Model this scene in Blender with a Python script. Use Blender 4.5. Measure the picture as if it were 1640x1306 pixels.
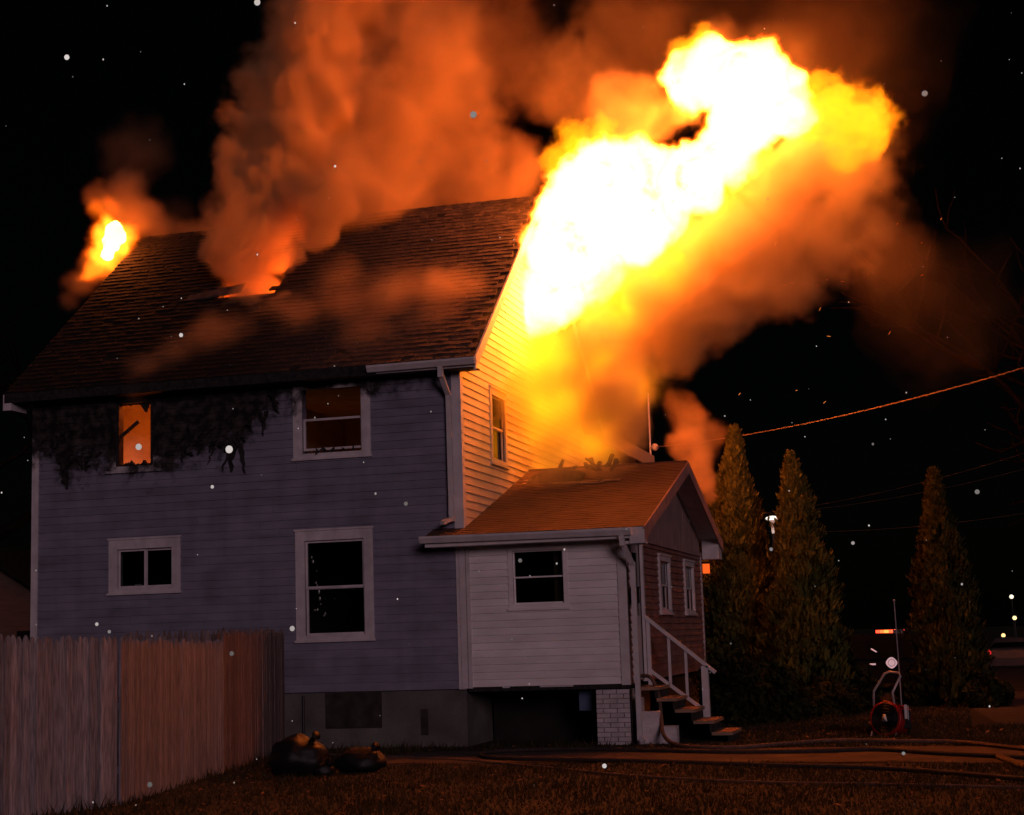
import bpy, math, random
import numpy as np
from mathutils import Vector, Matrix, noise as mnoise

for o in list(bpy.data.objects):
    bpy.data.objects.remove(o)
scene = bpy.context.scene
COL = scene.collection
rnd = random.Random(7)

# ------------------------------------------------------------------ camera, sky, sun, exposure
CAM = Vector((7.009, -23.049, 1.6))
YAW, PITCH, ROLL, FPX = -0.2620, 0.1420, -0.0320, 2559.138     # focal length in pixels of a 1640 px wide photograph
FW = Vector((math.sin(YAW) * math.cos(PITCH), math.cos(YAW) * math.cos(PITCH), math.sin(PITCH)))
_r0 = Vector((math.cos(YAW), -math.sin(YAW), 0)); _u0 = _r0.cross(FW)
RT = _r0 * math.cos(ROLL) + _u0 * math.sin(ROLL)
UP = -_r0 * math.sin(ROLL) + _u0 * math.cos(ROLL)
cd = bpy.data.cameras.new('camera'); cam = bpy.data.objects.new('camera', cd); COL.objects.link(cam)
cd.sensor_width = 36; cd.lens = FPX * 36 / 1640; cd.clip_start = 0.2; cd.clip_end = 2000
cam.matrix_world = Matrix(((RT.x, UP.x, -FW.x, CAM.x), (RT.y, UP.y, -FW.y, CAM.y), (RT.z, UP.z, -FW.z, CAM.z), (0, 0, 0, 1)))
scene.camera = cam

world = bpy.data.worlds.new('World'); scene.world = world; world.use_nodes = True
wn = world.node_tree; wn.nodes.clear()
wo = wn.nodes.new('ShaderNodeOutputWorld'); wb = wn.nodes.new('ShaderNodeBackground'); ws = wn.nodes.new('ShaderNodeTexSky')
ws.sky_type = 'NISHITA'; ws.sun_disc = False
SUN_EL, SUN_AZ = math.radians(12), math.radians(150)          # azimuth measured from +Y towards +X
ws.sun_elevation = SUN_EL; ws.sun_rotation = SUN_AZ
wb.inputs[1].default_value = 0.00012
wn.links.new(ws.outputs[0], wb.inputs[0]); wn.links.new(wb.outputs[0], wo.inputs[0])

sl = bpy.data.lights.new('night_light', 'SUN'); so = bpy.data.objects.new('night_light', sl); COL.objects.link(so)
sl.energy = 0.46; sl.angle = math.radians(16); sl.color = (1.0, 0.64, 0.74)
sd = Vector((math.sin(SUN_AZ) * math.cos(SUN_EL), math.cos(SUN_AZ) * math.cos(SUN_EL), math.sin(SUN_EL)))
so.rotation_euler = sd.to_track_quat('Z', 'Y').to_euler(); so.location = (0, -30, 20)

scene.view_settings.view_transform = 'Standard'; scene.view_settings.look = 'None'
scene.view_settings.exposure = 0.0; scene.view_settings.gamma = 1.0; scene.view_settings.use_curve_mapping = False
cy = scene.cycles
cy.max_bounces = 4; cy.diffuse_bounces = 2; cy.glossy_bounces = 2; cy.transmission_bounces = 3
cy.transparent_max_bounces = 8; cy.volume_bounces = 1; cy.use_denoising = True
cy.volume_step_rate = 1.4; cy.volume_max_steps = 256; cy.sample_clamp_indirect = 4.0
cy.caustics_reflective = False; cy.caustics_refractive = False

# ------------------------------------------------------------------ helpers
def at(px, py, Y):
    """the point of the plane y = Y that the photograph shows at (px, py)"""
    d = FW + RT * ((px - 820) / FPX) - UP * ((py - 653) / FPX)
    return CAM + d * ((Y - CAM.y) / d.y)
def at_depth(px, py, D):
    return CAM + (FW + RT * ((px - 820) / FPX) - UP * ((py - 653) / FPX)) * D
def depth_of(p): return (Vector(p) - CAM).dot(FW)

def tag(o, label=None, cat=None, group=None, kind=None):
    if label: o['label'] = label
    if cat: o['category'] = cat
    if group: o['group'] = group
    if kind: o['kind'] = kind
    return o
def wloc(o):
    v = Vector((0, 0, 0))
    while o is not None: v = v + o.location; o = o.parent
    return v
def link(name, me, parent=None, loc=None):
    o = bpy.data.objects.new(name, me); COL.objects.link(o)
    if loc is not None: o.location = loc
    if parent is not None: o.parent = parent
    return o
def empty(name, loc, label, cat, group=None):
    o = bpy.data.objects.new(name, None); COL.objects.link(o); o.location = loc; o.empty_display_size = .2
    return tag(o, label, cat, group)

class MB:
    """collects pieces in world coordinates; build() links them as one mesh"""
    def __init__(s): s.v = []; s.f = []
    def add(s, vs, fs):
        b = len(s.v); s.v += [tuple(p) for p in vs]; s.f += [tuple(b + i for i in f) for f in fs]; return s
    def box(s, x0, x1, y0, y1, z0, z1):
        return s.add([(x0, y0, z0), (x1, y0, z0), (x1, y1, z0), (x0, y1, z0), (x0, y0, z1), (x1, y0, z1), (x1, y1, z1), (x0, y1, z1)],
                     [(0, 3, 2, 1), (4, 5, 6, 7), (0, 1, 5, 4), (1, 2, 6, 5), (2, 3, 7, 6), (3, 0, 4, 7)])
    def hexa(s, a, b):
        """a, b: two quads of four corners each, joined"""
        return s.add(list(a) + list(b), [(3, 2, 1, 0), (4, 5, 6, 7), (0, 1, 5, 4), (1, 2, 6, 5), (2, 3, 7, 6), (3, 0, 4, 7)])
    def beam(s, p, q, w, h, up=(0, 0, 1)):
        p, q = Vector(p), Vector(q); d = (q - p).normalized(); sd_ = d.cross(Vector(up)).normalized(); u = sd_.cross(d)
        c = lambda o: [o - sd_ * w / 2 - u * h / 2, o + sd_ * w / 2 - u * h / 2, o + sd_ * w / 2 + u * h / 2, o - sd_ * w / 2 + u * h / 2]
        return s.hexa(c(p), c(q))
    def tube(s, pts, r, n=8, cap=True):
        pts = [Vector(p) for p in pts]; rs = r if isinstance(r, (list, tuple)) else [r] * len(pts)
        rings = []; ref = None; vs = []; fs = []
        for i, p in enumerate(pts):
            d = (pts[min(i + 1, len(pts) - 1)] - pts[max(i - 1, 0)]).normalized()
            if ref is None: ref = Vector((0, 0, 1)) if abs(d.z) < .9 else Vector((1, 0, 0))
            a = d.cross(ref).normalized(); b = a.cross(d).normalized(); ref = b if abs(b.dot(d)) < .5 else ref
            for k in range(n):
                t = 2 * math.pi * k / n; vs.append(p + a * (math.cos(t) * rs[i]) + b * (math.sin(t) * rs[i]))
        for i in range(len(pts) - 1):
            for k in range(n): fs.append((i * n + k, i * n + (k + 1) % n, (i + 1) * n + (k + 1) % n, (i + 1) * n + k))
        if cap: fs.append(tuple(range(n - 1, -1, -1))); fs.append(tuple((len(pts) - 1) * n + k for k in range(n)))
        return s.add(vs, fs)
    def lathe(s, prof, o, axis=(0, 0, 1), n=20):
        """prof: (radius, height) pairs along axis from o"""
        ax = Vector(axis).normalized(); a = ax.orthogonal().normalized(); b = ax.cross(a); o = Vector(o)
        vs = []; fs = []
        for r, h in prof:
            for k in range(n):
                t = 2 * math.pi * k / n; vs.append(o + ax * h + a * (r * math.cos(t)) + b * (r * math.sin(t)))
        for i in range(len(prof) - 1):
            for k in range(n): fs.append((i * n + k, i * n + (k + 1) % n, (i + 1) * n + (k + 1) % n, (i + 1) * n + k))
        if prof[0][0] > 0: fs.append(tuple(range(n - 1, -1, -1)))
        if prof[-1][0] > 0: fs.append(tuple((len(prof) - 1) * n + k for k in range(n)))
        return s.add(vs, fs)
    def ball(s, c, rx, ry, rz, n=10, m=7):
        vs = [(c[0], c[1], c[2] - rz)]; fs = []
        for i in range(1, m):
            t = -math.pi / 2 + math.pi * i / m
            for k in range(n):
                p = 2 * math.pi * k / n
                vs.append((c[0] + rx * math.cos(t) * math.cos(p), c[1] + ry * math.cos(t) * math.sin(p), c[2] + rz * math.sin(t)))
        vs.append((c[0], c[1], c[2] + rz)); L = len(vs) - 1
        for k in range(n):
            fs.append((0, 1 + (k + 1) % n, 1 + k)); fs.append((L, L - n + k, L - n + (k + 1) % n))
            for i in range(m - 2): fs.append((1 + i * n + k, 1 + i * n + (k + 1) % n, 1 + (i + 1) * n + (k + 1) % n, 1 + (i + 1) * n + k))
        return s.add(vs, fs)
    def build(s, name, mat, parent=None, smooth=False):
        o0 = wloc(parent) if parent is not None else Vector((0, 0, 0))
        if parent is None and s.v:     # a thing of one mesh: origin at the middle of its base
            a = np.array(s.v); o0 = Vector(((a[:, 0].min() + a[:, 0].max()) / 2, (a[:, 1].min() + a[:, 1].max()) / 2, a[:, 2].min()))
        me = bpy.data.meshes.new(name); me.from_pydata([(p[0] - o0.x, p[1] - o0.y, p[2] - o0.z) for p in s.v], [], s.f)
        me.update()
        if mat: me.materials.append(mat)
        if smooth: me.polygons.foreach_set('use_smooth', [True] * len(me.polygons))
        return link(name, me, parent, o0 if parent is None else None)

# ------------------------------------------------------------------ materials
def rgb(c): return (c[0], c[1], c[2], 1)
def nodes_of(name):
    m = bpy.data.materials.new(name); m.use_nodes = True; nt = m.node_tree; nt.nodes.clear()
    return m, nt, nt.nodes.new('ShaderNodeOutputMaterial')
def N(nt, t, **kw):
    n = nt.nodes.new(t)
    for k, v in kw.items():
        if k.startswith('i_'): n.inputs[k[2:].replace('_', ' ')].default_value = v
        else: setattr(n, k, v)
    return n
def L(nt, a, b): nt.links.new(a, b)
def surf(name, c1, c2=None, scale=6., rough=.8, bump=0., bscale=None, stretch=(1, 1, 1), rand=0., metal=0., spec=.3, detail=5., sharp=None, extra=None):
    """a procedural surface: two colours mixed by noise in world space, optional bump and variation from piece to piece"""
    m, nt, out = nodes_of(name); b = N(nt, 'ShaderNodeBsdfPrincipled'); L(nt, b.outputs[0], out.inputs[0])
    b.inputs['Roughness'].default_value = rough; b.inputs['Metallic'].default_value = metal; b.inputs['Specular IOR Level'].default_value = spec
    geo = N(nt, 'ShaderNodeNewGeometry'); mp = N(nt, 'ShaderNodeMapping'); mp.inputs['Scale'].default_value = stretch
    L(nt, geo.outputs['Position'], mp.inputs[0])
    nz = N(nt, 'ShaderNodeTexNoise'); nz.inputs['Scale'].default_value = scale; nz.inputs['Detail'].default_value = detail; L(nt, mp.outputs[0], nz.inputs['Vector'])
    ra = N(nt, 'ShaderNodeValToRGB'); lo, hi = sharp or (.3, .7)
    ra.color_ramp.elements[0].position = lo; ra.color_ramp.elements[1].position = hi
    ra.color_ramp.elements[0].color = rgb(c1); ra.color_ramp.elements[1].color = rgb(c2 or c1); L(nt, nz.outputs[0], ra.inputs[0])
    colr = ra.outputs[0]
    if rand:
        oi = N(nt, 'ShaderNodeObjectInfo'); mr = N(nt, 'ShaderNodeMapRange'); mr.inputs[3].default_value = 1 - rand; mr.inputs[4].default_value = 1 + rand
        L(nt, oi.outputs['Random'], mr.inputs[0]); hv = N(nt, 'ShaderNodeHueSaturation'); L(nt, mr.outputs[0], hv.inputs['Value']); L(nt, colr, hv.inputs['Color']); colr = hv.outputs[0]
    if extra: colr = extra(nt, geo, colr)
    L(nt, colr, b.inputs['Base Color'])
    if bump:
        nb = N(nt, 'ShaderNodeTexNoise'); nb.inputs['Scale'].default_value = bscale or scale * 4; nb.inputs['Detail'].default_value = 4; L(nt, mp.outputs[0], nb.inputs['Vector'])
        bp = N(nt, 'ShaderNodeBump'); bp.inputs['Strength'].default_value = bump; bp.inputs['Distance'].default_value = .02; L(nt, nb.outputs[0], bp.inputs['Height']); L(nt, bp.outputs[0], b.inputs['Normal'])
    return m
def glow(name, c, s):
    m, nt, out = nodes_of(name); e = N(nt, 'ShaderNodeEmission'); e.inputs[0].default_value = rgb(c); e.inputs[1].default_value = s; L(nt, e.outputs[0], out.inputs[0]); return m

def soot(nt, geo, colr):
    """char burnt into the siding round the burnt upper window: a stain with an outline of its own"""
    sx = N(nt, 'ShaderNodeSeparateXYZ'); L(nt, geo.outputs['Position'], sx.inputs[0])
    mr = N(nt, 'ShaderNodeMapRange'); mr.inputs[1].default_value = -7.4; mr.inputs[2].default_value = 0.; L(nt, sx.outputs[0], mr.inputs[0])
    cr = N(nt, 'ShaderNodeValToRGB'); e = cr.color_ramp.elements
    e[0].position = 0; e[0].color = (.58, .58, .58, 1); e[1].position = 1; e[1].color = (1.0, 1.0, 1.0, 1)
    for p, v in ((.06, .50), (.10, .34), (.13, .48), (.19, .44), (.25, .40), (.33, .40), (.38, .46), (.46, .50), (.53, .62), (.60, .84), (.80, .97)):
        q = e.new(p); q.color = (v, v, v, 1)
    L(nt, mr.outputs[0], cr.inputs[0])
    zr = N(nt, 'ShaderNodeMapRange'); zr.inputs[1].default_value = 3.8; zr.inputs[2].default_value = 5.8; L(nt, sx.outputs[2], zr.inputs[0])
    nz = N(nt, 'ShaderNodeTexNoise'); nz.inputs['Scale'].default_value = 3.2; nz.inputs['Detail'].default_value = 8; nz.inputs['Roughness'].default_value = .65; L(nt, geo.outputs['Position'], nz.inputs['Vector'])
    nm = N(nt, 'ShaderNodeMath', operation='MULTIPLY_ADD'); nm.inputs[1].default_value = 1.0; nm.inputs[2].default_value = -.50; L(nt, nz.outputs[0], nm.inputs[0])
    a = N(nt, 'ShaderNodeMath', operation='ADD'); L(nt, zr.outputs[0], a.inputs[0]); L(nt, nm.outputs[0], a.inputs[1])
    d = N(nt, 'ShaderNodeMath', operation='SUBTRACT'); L(nt, a.outputs[0], d.inputs[0]); L(nt, cr.outputs[0], d.inputs[1])
    k = N(nt, 'ShaderNodeMapRange'); k.inputs[1].default_value = -.26; k.inputs[2].default_value = .05; k.interpolation_type = 'SMOOTHERSTEP'; L(nt, d.outputs[0], k.inputs[0])
    mp = N(nt, 'ShaderNodeMapping'); mp.inputs['Scale'].default_value = (2.2, 2.2, .28); L(nt, geo.outputs['Position'], mp.inputs[0]); ns = N(nt, 'ShaderNodeTexNoise'); ns.inputs['Scale'].default_value = 1.6; ns.inputs['Detail'].default_value = 6; L(nt, mp.outputs[0], ns.inputs['Vector'])
    st_ = N(nt, 'ShaderNodeMapRange'); st_.inputs[1].default_value = .42; st_.inputs[2].default_value = .68; st_.inputs[3].default_value = 1.05; st_.inputs[4].default_value = .88; L(nt, ns.outputs[0], st_.inputs[0])
    hs = N(nt, 'ShaderNodeHueSaturation'); L(nt, st_.outputs[0], hs.inputs['Value']); L(nt, colr, hs.inputs['Color'])
    nc = N(nt, 'ShaderNodeTexNoise'); nc.inputs['Scale'].default_value = 7.; nc.inputs['Detail'].default_value = 5; L(nt, geo.outputs['Position'], nc.inputs['Vector']); rc = N(nt, 'ShaderNodeValToRGB'); rc.color_ramp.elements[0].position = .42; rc.color_ramp.elements[0].color = (.007, .006, .006, 1); rc.color_ramp.elements[1].position = .72; rc.color_ramp.elements[1].color = (.060, .050, .048, 1); L(nt, nc.outputs[0], rc.inputs[0])
    mx = N(nt, 'ShaderNodeMix', data_type='RGBA'); L(nt, k.outputs[0], mx.inputs[0]); L(nt, hs.outputs[0], mx.inputs[6]); L(nt, rc.outputs[0], mx.inputs[7])
    return mx.outputs[2]

M = {}
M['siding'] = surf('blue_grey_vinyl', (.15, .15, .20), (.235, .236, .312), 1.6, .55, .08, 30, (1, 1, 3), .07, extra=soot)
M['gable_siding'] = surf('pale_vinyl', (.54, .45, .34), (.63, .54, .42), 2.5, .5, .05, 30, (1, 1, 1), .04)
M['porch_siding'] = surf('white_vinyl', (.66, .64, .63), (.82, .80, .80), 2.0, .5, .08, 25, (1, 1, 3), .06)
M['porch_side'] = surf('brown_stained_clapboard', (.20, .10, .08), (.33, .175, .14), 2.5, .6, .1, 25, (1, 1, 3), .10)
M['trim'] = surf('white_trim', (.50, .48, .49), (.66, .63, .64), 5, .5, .1, 30, extra=soot)
M['trim_clean'] = surf('white_painted_trim', (.52, .50, .50), (.66, .63, .64), 5, .5, .1, 30)
M['char'] = surf('charred_wood', (.006, .006, .006), (.03, .026, .024), 14, .75, .6, 40)
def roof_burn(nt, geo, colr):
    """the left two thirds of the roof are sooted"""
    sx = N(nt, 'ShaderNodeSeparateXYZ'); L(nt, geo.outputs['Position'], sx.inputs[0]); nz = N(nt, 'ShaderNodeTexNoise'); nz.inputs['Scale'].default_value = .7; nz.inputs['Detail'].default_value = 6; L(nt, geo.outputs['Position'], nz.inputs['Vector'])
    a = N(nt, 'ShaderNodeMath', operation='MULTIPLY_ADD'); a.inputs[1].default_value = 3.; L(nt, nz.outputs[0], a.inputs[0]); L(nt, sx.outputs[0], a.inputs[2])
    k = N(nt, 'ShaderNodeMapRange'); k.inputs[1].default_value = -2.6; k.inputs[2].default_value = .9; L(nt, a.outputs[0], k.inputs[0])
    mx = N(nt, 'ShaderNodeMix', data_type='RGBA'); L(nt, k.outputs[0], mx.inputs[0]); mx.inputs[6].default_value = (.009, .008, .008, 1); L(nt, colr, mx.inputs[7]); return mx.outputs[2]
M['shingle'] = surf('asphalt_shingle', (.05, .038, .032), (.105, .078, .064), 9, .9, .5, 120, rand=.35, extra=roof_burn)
M['porch_shingle'] = surf('brown_roll_shingle', (.07, .04, .028), (.125, .07, .045), 4, .9, .4, 60, (1, 3, 3), rand=.1)
M['glass'] = None
M['concrete'] = surf('parged_concrete', (.075, .072, .066), (.15, .145, .13), 1.8, .9, .5, 22)
M['patch'] = surf('dark_boarded_vent', (.016, .013, .012), (.05, .042, .038), 5, .9, .3)
M['brick'] = surf('white_painted_brick', (.42, .39, .40), (.62, .58, .59), 7, .7, .5, 40, rand=.1)
M['brick_joint'] = surf('old_mortar', (.13, .12, .12), (.28, .26, .26), 12, .9)
M['step'] = surf('worn_plank_step', (.22, .14, .09), (.34, .22, .15), 5, .8, .3, 30, (1, 4, 1))
M['interior'] = surf('sooted_plaster', (.35, .28, .22), (.5, .42, .34), 3, .9)
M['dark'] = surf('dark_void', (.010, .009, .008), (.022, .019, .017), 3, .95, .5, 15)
M['plywood'] = surf('painted_plywood', (.28, .185, .17), (.40, .27, .25), 2.5, .8, .15, 14, (1, 3, .7))
M['cable2'] = surf('far_cable', (.05, .035, .03), (.09, .06, .05), 20, .6)
M['fence'] = surf('weathered_picket', (.19, .16, .165), (.50, .43, .43), 5, .85, .5, 25, (9, 9, .9), .28)
M['fence_mid'] = surf('mid_panel_picket', (.135, .135, .155), (.32, .305, .345), 5, .85, .5, 25, (9, 9, .9), .22)  # base colour a cooler grey than the other pickets
M['fence_dark'] = surf('old_brown_picket', (.11, .075, .07), (.27, .19, .17), 5, .85, .5, 25, (9, 9, .9), .28)
M['metal'] = surf('painted_steel', (.42, .38, .38), (.55, .5, .5), 8, .35, metal=.3)
M['black'] = surf('black_rubber', (.008, .008, .009), (.016, .015, .016), 8, .4)
M['bag'] = surf('black_plastic_bag', (.004, .004, .004), (.009, .008, .008), 5, .55, .6, 9, spec=.35)
M['red'] = surf('red_enamel', (.27, .011, .010), (.38, .016, .013), 4, .35, spec=.4)
M['hose'] = surf('fire_hose_jacket', (.08, .052, .04), (.16, .105, .08), 16, .8, .4, 60)
M['hose_dark'] = surf('dark_hose_jacket', (.025, .018, .016), (.055, .04, .034), 16, .8, .4, 60)
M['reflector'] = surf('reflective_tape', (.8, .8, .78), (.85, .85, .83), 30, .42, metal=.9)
M['bark'] = surf('tree_bark', (.018, .012, .010), (.04, .027, .022), 9, .9, .4, 40, (3, 3, .6))
M['carpaint'] = surf('black_car_paint', (.004, .004, .005), (.006, .006, .007), 3, .8, spec=.03)
M['silver'] = surf('silver_car_paint', (.07, .07, .075), (.09, .09, .095), 3, .35, metal=.2)
M['tint'] = surf('tinted_glass', (.004, .004, .005), (.006, .006, .006), 3, .6, spec=.0)
M['cable'] = surf('bare_cable', (.16, .11, .10), (.30, .22, .2), 20, .5)

def glass_mat():
    m, nt, out = nodes_of('window_glass'); t = N(nt, 'ShaderNodeBsdfTransparent'); t.inputs[0].default_value = (.8, .82, .8, 1)
    g = N(nt, 'ShaderNodeBsdfGlossy'); g.inputs['Roughness'].default_value = .03
    f = N(nt, 'ShaderNodeFresnel'); f.inputs[0].default_value = 1.5; mx = N(nt, 'ShaderNodeMixShader')
    L(nt, f.outputs[0], mx.inputs[0]); L(nt, t.outputs[0], mx.inputs[1]); L(nt, g.outputs[0], mx.inputs[2]); L(nt, mx.outputs[0], out.inputs[0]); return m
M['glass'] = glass_mat()

def leaf_mat(name, c1, c2):
    m, nt, out = nodes_of(name); geo = N(nt, 'ShaderNodeNewGeometry'); nz = N(nt, 'ShaderNodeTexNoise'); nz.inputs['Scale'].default_value = 3; nz.inputs['Detail'].default_value = 6
    L(nt, geo.outputs['Position'], nz.inputs['Vector']); ra = N(nt, 'ShaderNodeValToRGB'); ra.color_ramp.elements[0].position = .3; ra.color_ramp.elements[1].position = .7
    ra.color_ramp.elements[0].color = rgb(c1); ra.color_ramp.elements[1].color = rgb(c2); L(nt, nz.outputs[0], ra.inputs[0])
    mr = N(nt, 'ShaderNodeMapRange'); mr.inputs[3].default_value = .6; mr.inputs[4].default_value = 1.4; L(nt, geo.outputs['Random Per Island'], mr.inputs[0])
    hv = N(nt, 'ShaderNodeHueSaturation'); L(nt, mr.outputs[0], hv.inputs['Value']); L(nt, ra.outputs[0], hv.inputs['Color'])
    b = N(nt, 'ShaderNodeBsdfDiffuse'); t = N(nt, 'ShaderNodeBsdfTranslucent'); mx = N(nt, 'ShaderNodeMixShader'); mx.inputs[0].default_value = .3
    L(nt, hv.outputs[0], b.inputs[0]); L(nt, hv.outputs[0], t.inputs[0]); L(nt, b.outputs[0], mx.inputs[1]); L(nt, t.outputs[0], mx.inputs[2]); L(nt, mx.outputs[0], out.inputs[0]); return m
M['cedar'] = leaf_mat('cedar_spray', (.062, .070, .018), (.125, .13, .034))
M['cedar_dimmed'] = leaf_mat('dimmed_cedar_spray', (.032, .036, .011), (.07, .072, .02))  # darker copy of the cedar: dimness away from the fire put into its colour
M['shrub'] = leaf_mat('dark_shrub_leaf', (.018, .022, .010), (.04, .042, .016))
M['grass'] = leaf_mat('winter_grass', (.034, .029, .014), (.078, .060, .030))
M['litter'] = leaf_mat('fallen_leaf', (.10, .05, .025), (.30, .17, .09))

# ------------------------------------------------------------------ ground
def sheet(name, pts, z, mat, kind='structure'):
    mb = MB(); mb.add([(x, y, z) for x, y in pts], [tuple(range(len(pts)))]); o = mb.build(name, mat); o['kind'] = kind; return o
M['lawn'] = surf('lawn_soil', (.016, .012, .007), (.042, .032, .017), 2.2, .95, .8, 14)
M['asphalt'] = surf('old_asphalt', (.04, .036, .033), (.065, .058, .052), 3, .9, .4, 40)
M['walk'] = surf('worn_concrete_walk', (.04, .028, .024), (.10, .07, .056), 2.0, .9, .4, 26)
gm = MB(); gx = np.concatenate([np.linspace(-400, -12, 6), np.arange(-11, 15.01, 1.), np.linspace(16, 400, 6)]); gy = np.concatenate([np.linspace(-60, -11, 4), np.arange(-10, 20.01, 1.), np.linspace(21, 600, 8)])
def gz(x, y): return -max(0., min(1., (y - 22) / 30)) * .6 * (1 if x > 3 else 0)
gm.add([(x, y, gz(x, y)) for y in gy for x in gx], [(j * len(gx) + i, j * len(gx) + i + 1, (j + 1) * len(gx) + i + 1, (j + 1) * len(gx) + i) for j in range(len(gy) - 1) for i in range(len(gx) - 1)])
ground = gm.build('lawn', M['lawn']); ground['kind'] = 'structure'
# walk from the steps to the street, a little worn at its edges
wp = []
for i in range(26):
    x = -.6 + i * .56; wp.append((x, -1.05 - .05 * max(0, x - 3) + .05 * math.sin(i * 2.1)))
wq = [(x, y - 2.0 - .12 * max(0, x - 3) + .06 * math.sin(i * 1.7)) for i, (x, y) in enumerate(wp)]
wm = MB()
for i in range(25): wm.add([(*wq[i], .012), (*wq[i + 1], .012), (*wp[i + 1], .012), (*wp[i], .012)], [(0, 1, 2, 3)])
walk = wm.build('walkway', M['walk']); walk['kind'] = 'structure'
sheet('street', [(7.6, 3.2), (60, 1.0), (60, 16), (7.4, 15), (7.2, 9)], .010, M['asphalt'])

# ------------------------------------------------------------------ the house
house = empty('burning_house', (-3.6, 4.2, 0), 'two storey blue grey clapboard house burning through its roof and gable', 'house')
Z0, ZE, ZR, YR, XL, D = .86, 5.77, 9.45, 4.25, -7.28, 8.5        # foundation top, eave, ridge, ridge y, left end, depth
SL = (ZR - ZE) / (YR + .35)
PX, PD, PE = 2.45, 7.4, 3.06                                     # porch: width, depth, eave height
def zroof(y): return ZE + SL * (min(y, 2 * YR - y) + .35)
PR_Y, PR_Z = 4.0, 4.46
PSL = (PR_Z - 3.10) / (PR_Y + .42)
def zporch(y): return PR_Z - PSL * abs(y - PR_Y)

HF = dict(A=(-5.911, -4.656, 2.475, 3.314), B=(-2.704, -1.433, 1.633, 3.304), C=(-2.718, -1.434, 4.437, 5.66), D=(-5.941, -4.98, 4.423, 5.66))
CAS = .15
def inner(r, c=CAS, cb=.07): return (r[0] + c, r[1] - c, r[2] + cb, r[3] - c)

def wall_sheet(name, mat, parent, axis, pos, thick, u0, u1, z0, z1, holes):
    """a wall of real thickness with openings; axis 'y': lies in a plane y = pos, u runs along x"""
    us = sorted({u0, u1, *[h[0] for h in holes], *[h[1] for h in holes]}); zs = sorted({z0, z1, *[h[2] for h in holes], *[h[3] for h in holes]})
    mb = MB(); P = (lambda u, t, z: (u, pos + t, z)) if axis == 'y' else (lambda u, t, z: (pos - t, u, z))
    solid = lambda i, j: 0 <= i < len(us) - 1 and 0 <= j < len(zs) - 1 and not any(h[0] - 1e-6 < (us[i] + us[i + 1]) / 2 < h[1] and h[2] - 1e-6 < (zs[j] + zs[j + 1]) / 2 < h[3] for h in holes)
    for i in range(len(us) - 1):
        for j in range(len(zs) - 1):
            if not solid(i, j): continue
            a, b, c, d = us[i], us[i + 1], zs[j], zs[j + 1]
            mb.add([P(a, 0, c), P(b, 0, c), P(b, 0, d), P(a, 0, d)], [(0, 1, 2, 3)]); mb.add([P(a, thick, c), P(b, thick, c), P(b, thick, d), P(a, thick, d)], [(3, 2, 1, 0)])
            for di, dj, q in ((-1, 0, [(a, c), (a, d)]), (1, 0, [(b, c), (b, d)]), (0, -1, [(a, c), (b, c)]), (0, 1, [(a, d), (b, d)])):
                if not solid(i + di, j + dj):
                    (p, r), (s_, t) = q; mb.add([P(p, 0, r), P(s_, 0, t), P(s_, thick, t), P(p, thick, r)], [(0, 1, 2, 3)])
    return mb.build(name, mat, parent)

def lap_siding(parent, mat, axis, pos, z0, z1, step, span, holes, out=.017, sub=2.6):
    """clapboards one by one: each a lapped wedge, cut at the openings; span(z) gives the ends at a height"""
    n = int(math.ceil((z1 - z0) / step))
    sgn = -1 if axis == 'y' else 1
    P = (lambda u, t, z: (u, pos - t, z)) if axis == 'y' else (lambda u, t, z: (pos + t, u, z))
    for k in range(n):
        a = z0 + k * step; b = min(a + step, z1)
        cuts = sorted({a, b, *[h[2] for h in holes if a < h[2] < b], *[h[3] for h in holes if a < h[3] < b]})
        for c, d in zip(cuts, cuts[1:]):
            if d - c < .004: continue
            s0, s1 = span(c), span(d); mid = (c + d) / 2
            iv = [(None, None)]; segs = []
            hs = sorted(h for h in holes if h[2] < mid < h[3]); left = None
            for h in hs: segs.append((left, h[0])); left = h[1]
            segs.append((left, None))
            for (l, r) in segs:
                l0, l1 = (s0[0], s1[0]) if l is None else (l, l); r0, r1 = (s0[1], s1[1]) if r is None else (r, r)
                if r0 - l0 < .02: continue
                # butt joints
                js = [0, 1]
                if r0 - l0 > sub * 1.4: js = [0, rnd.uniform(.35, .65), 1]
                for q0, q1 in zip(js, js[1:]):
                    xa0, xb0, xa1, xb1 = l0 + (r0 - l0) * q0, l0 + (r0 - l0) * q1, l1 + (r1 - l1) * q0, l1 + (r1 - l1) * q1
                    g = .0025 if len(js) > 2 else 0
                    to = out * (1 - (c - a) / step) + .004 + rnd.uniform(-.0012, .0012); ti = out * (1 - (d - a) / step) + .003
                    lo = c - (.012 if c == a else 0)
                    mb = MB(); mb.hexa([P(xa0 + g, to, lo), P(xb0 - g, to, lo), P(xb0 - g, .0008, lo), P(xa0 + g, .0008, lo)], [P(xa1 + g, ti, d), P(xb1 - g, ti, d), P(xb1 - g, .0008, d), P(xa1 + g, .0008, d)])
                    mb.build('siding_board', mat, parent)

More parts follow.
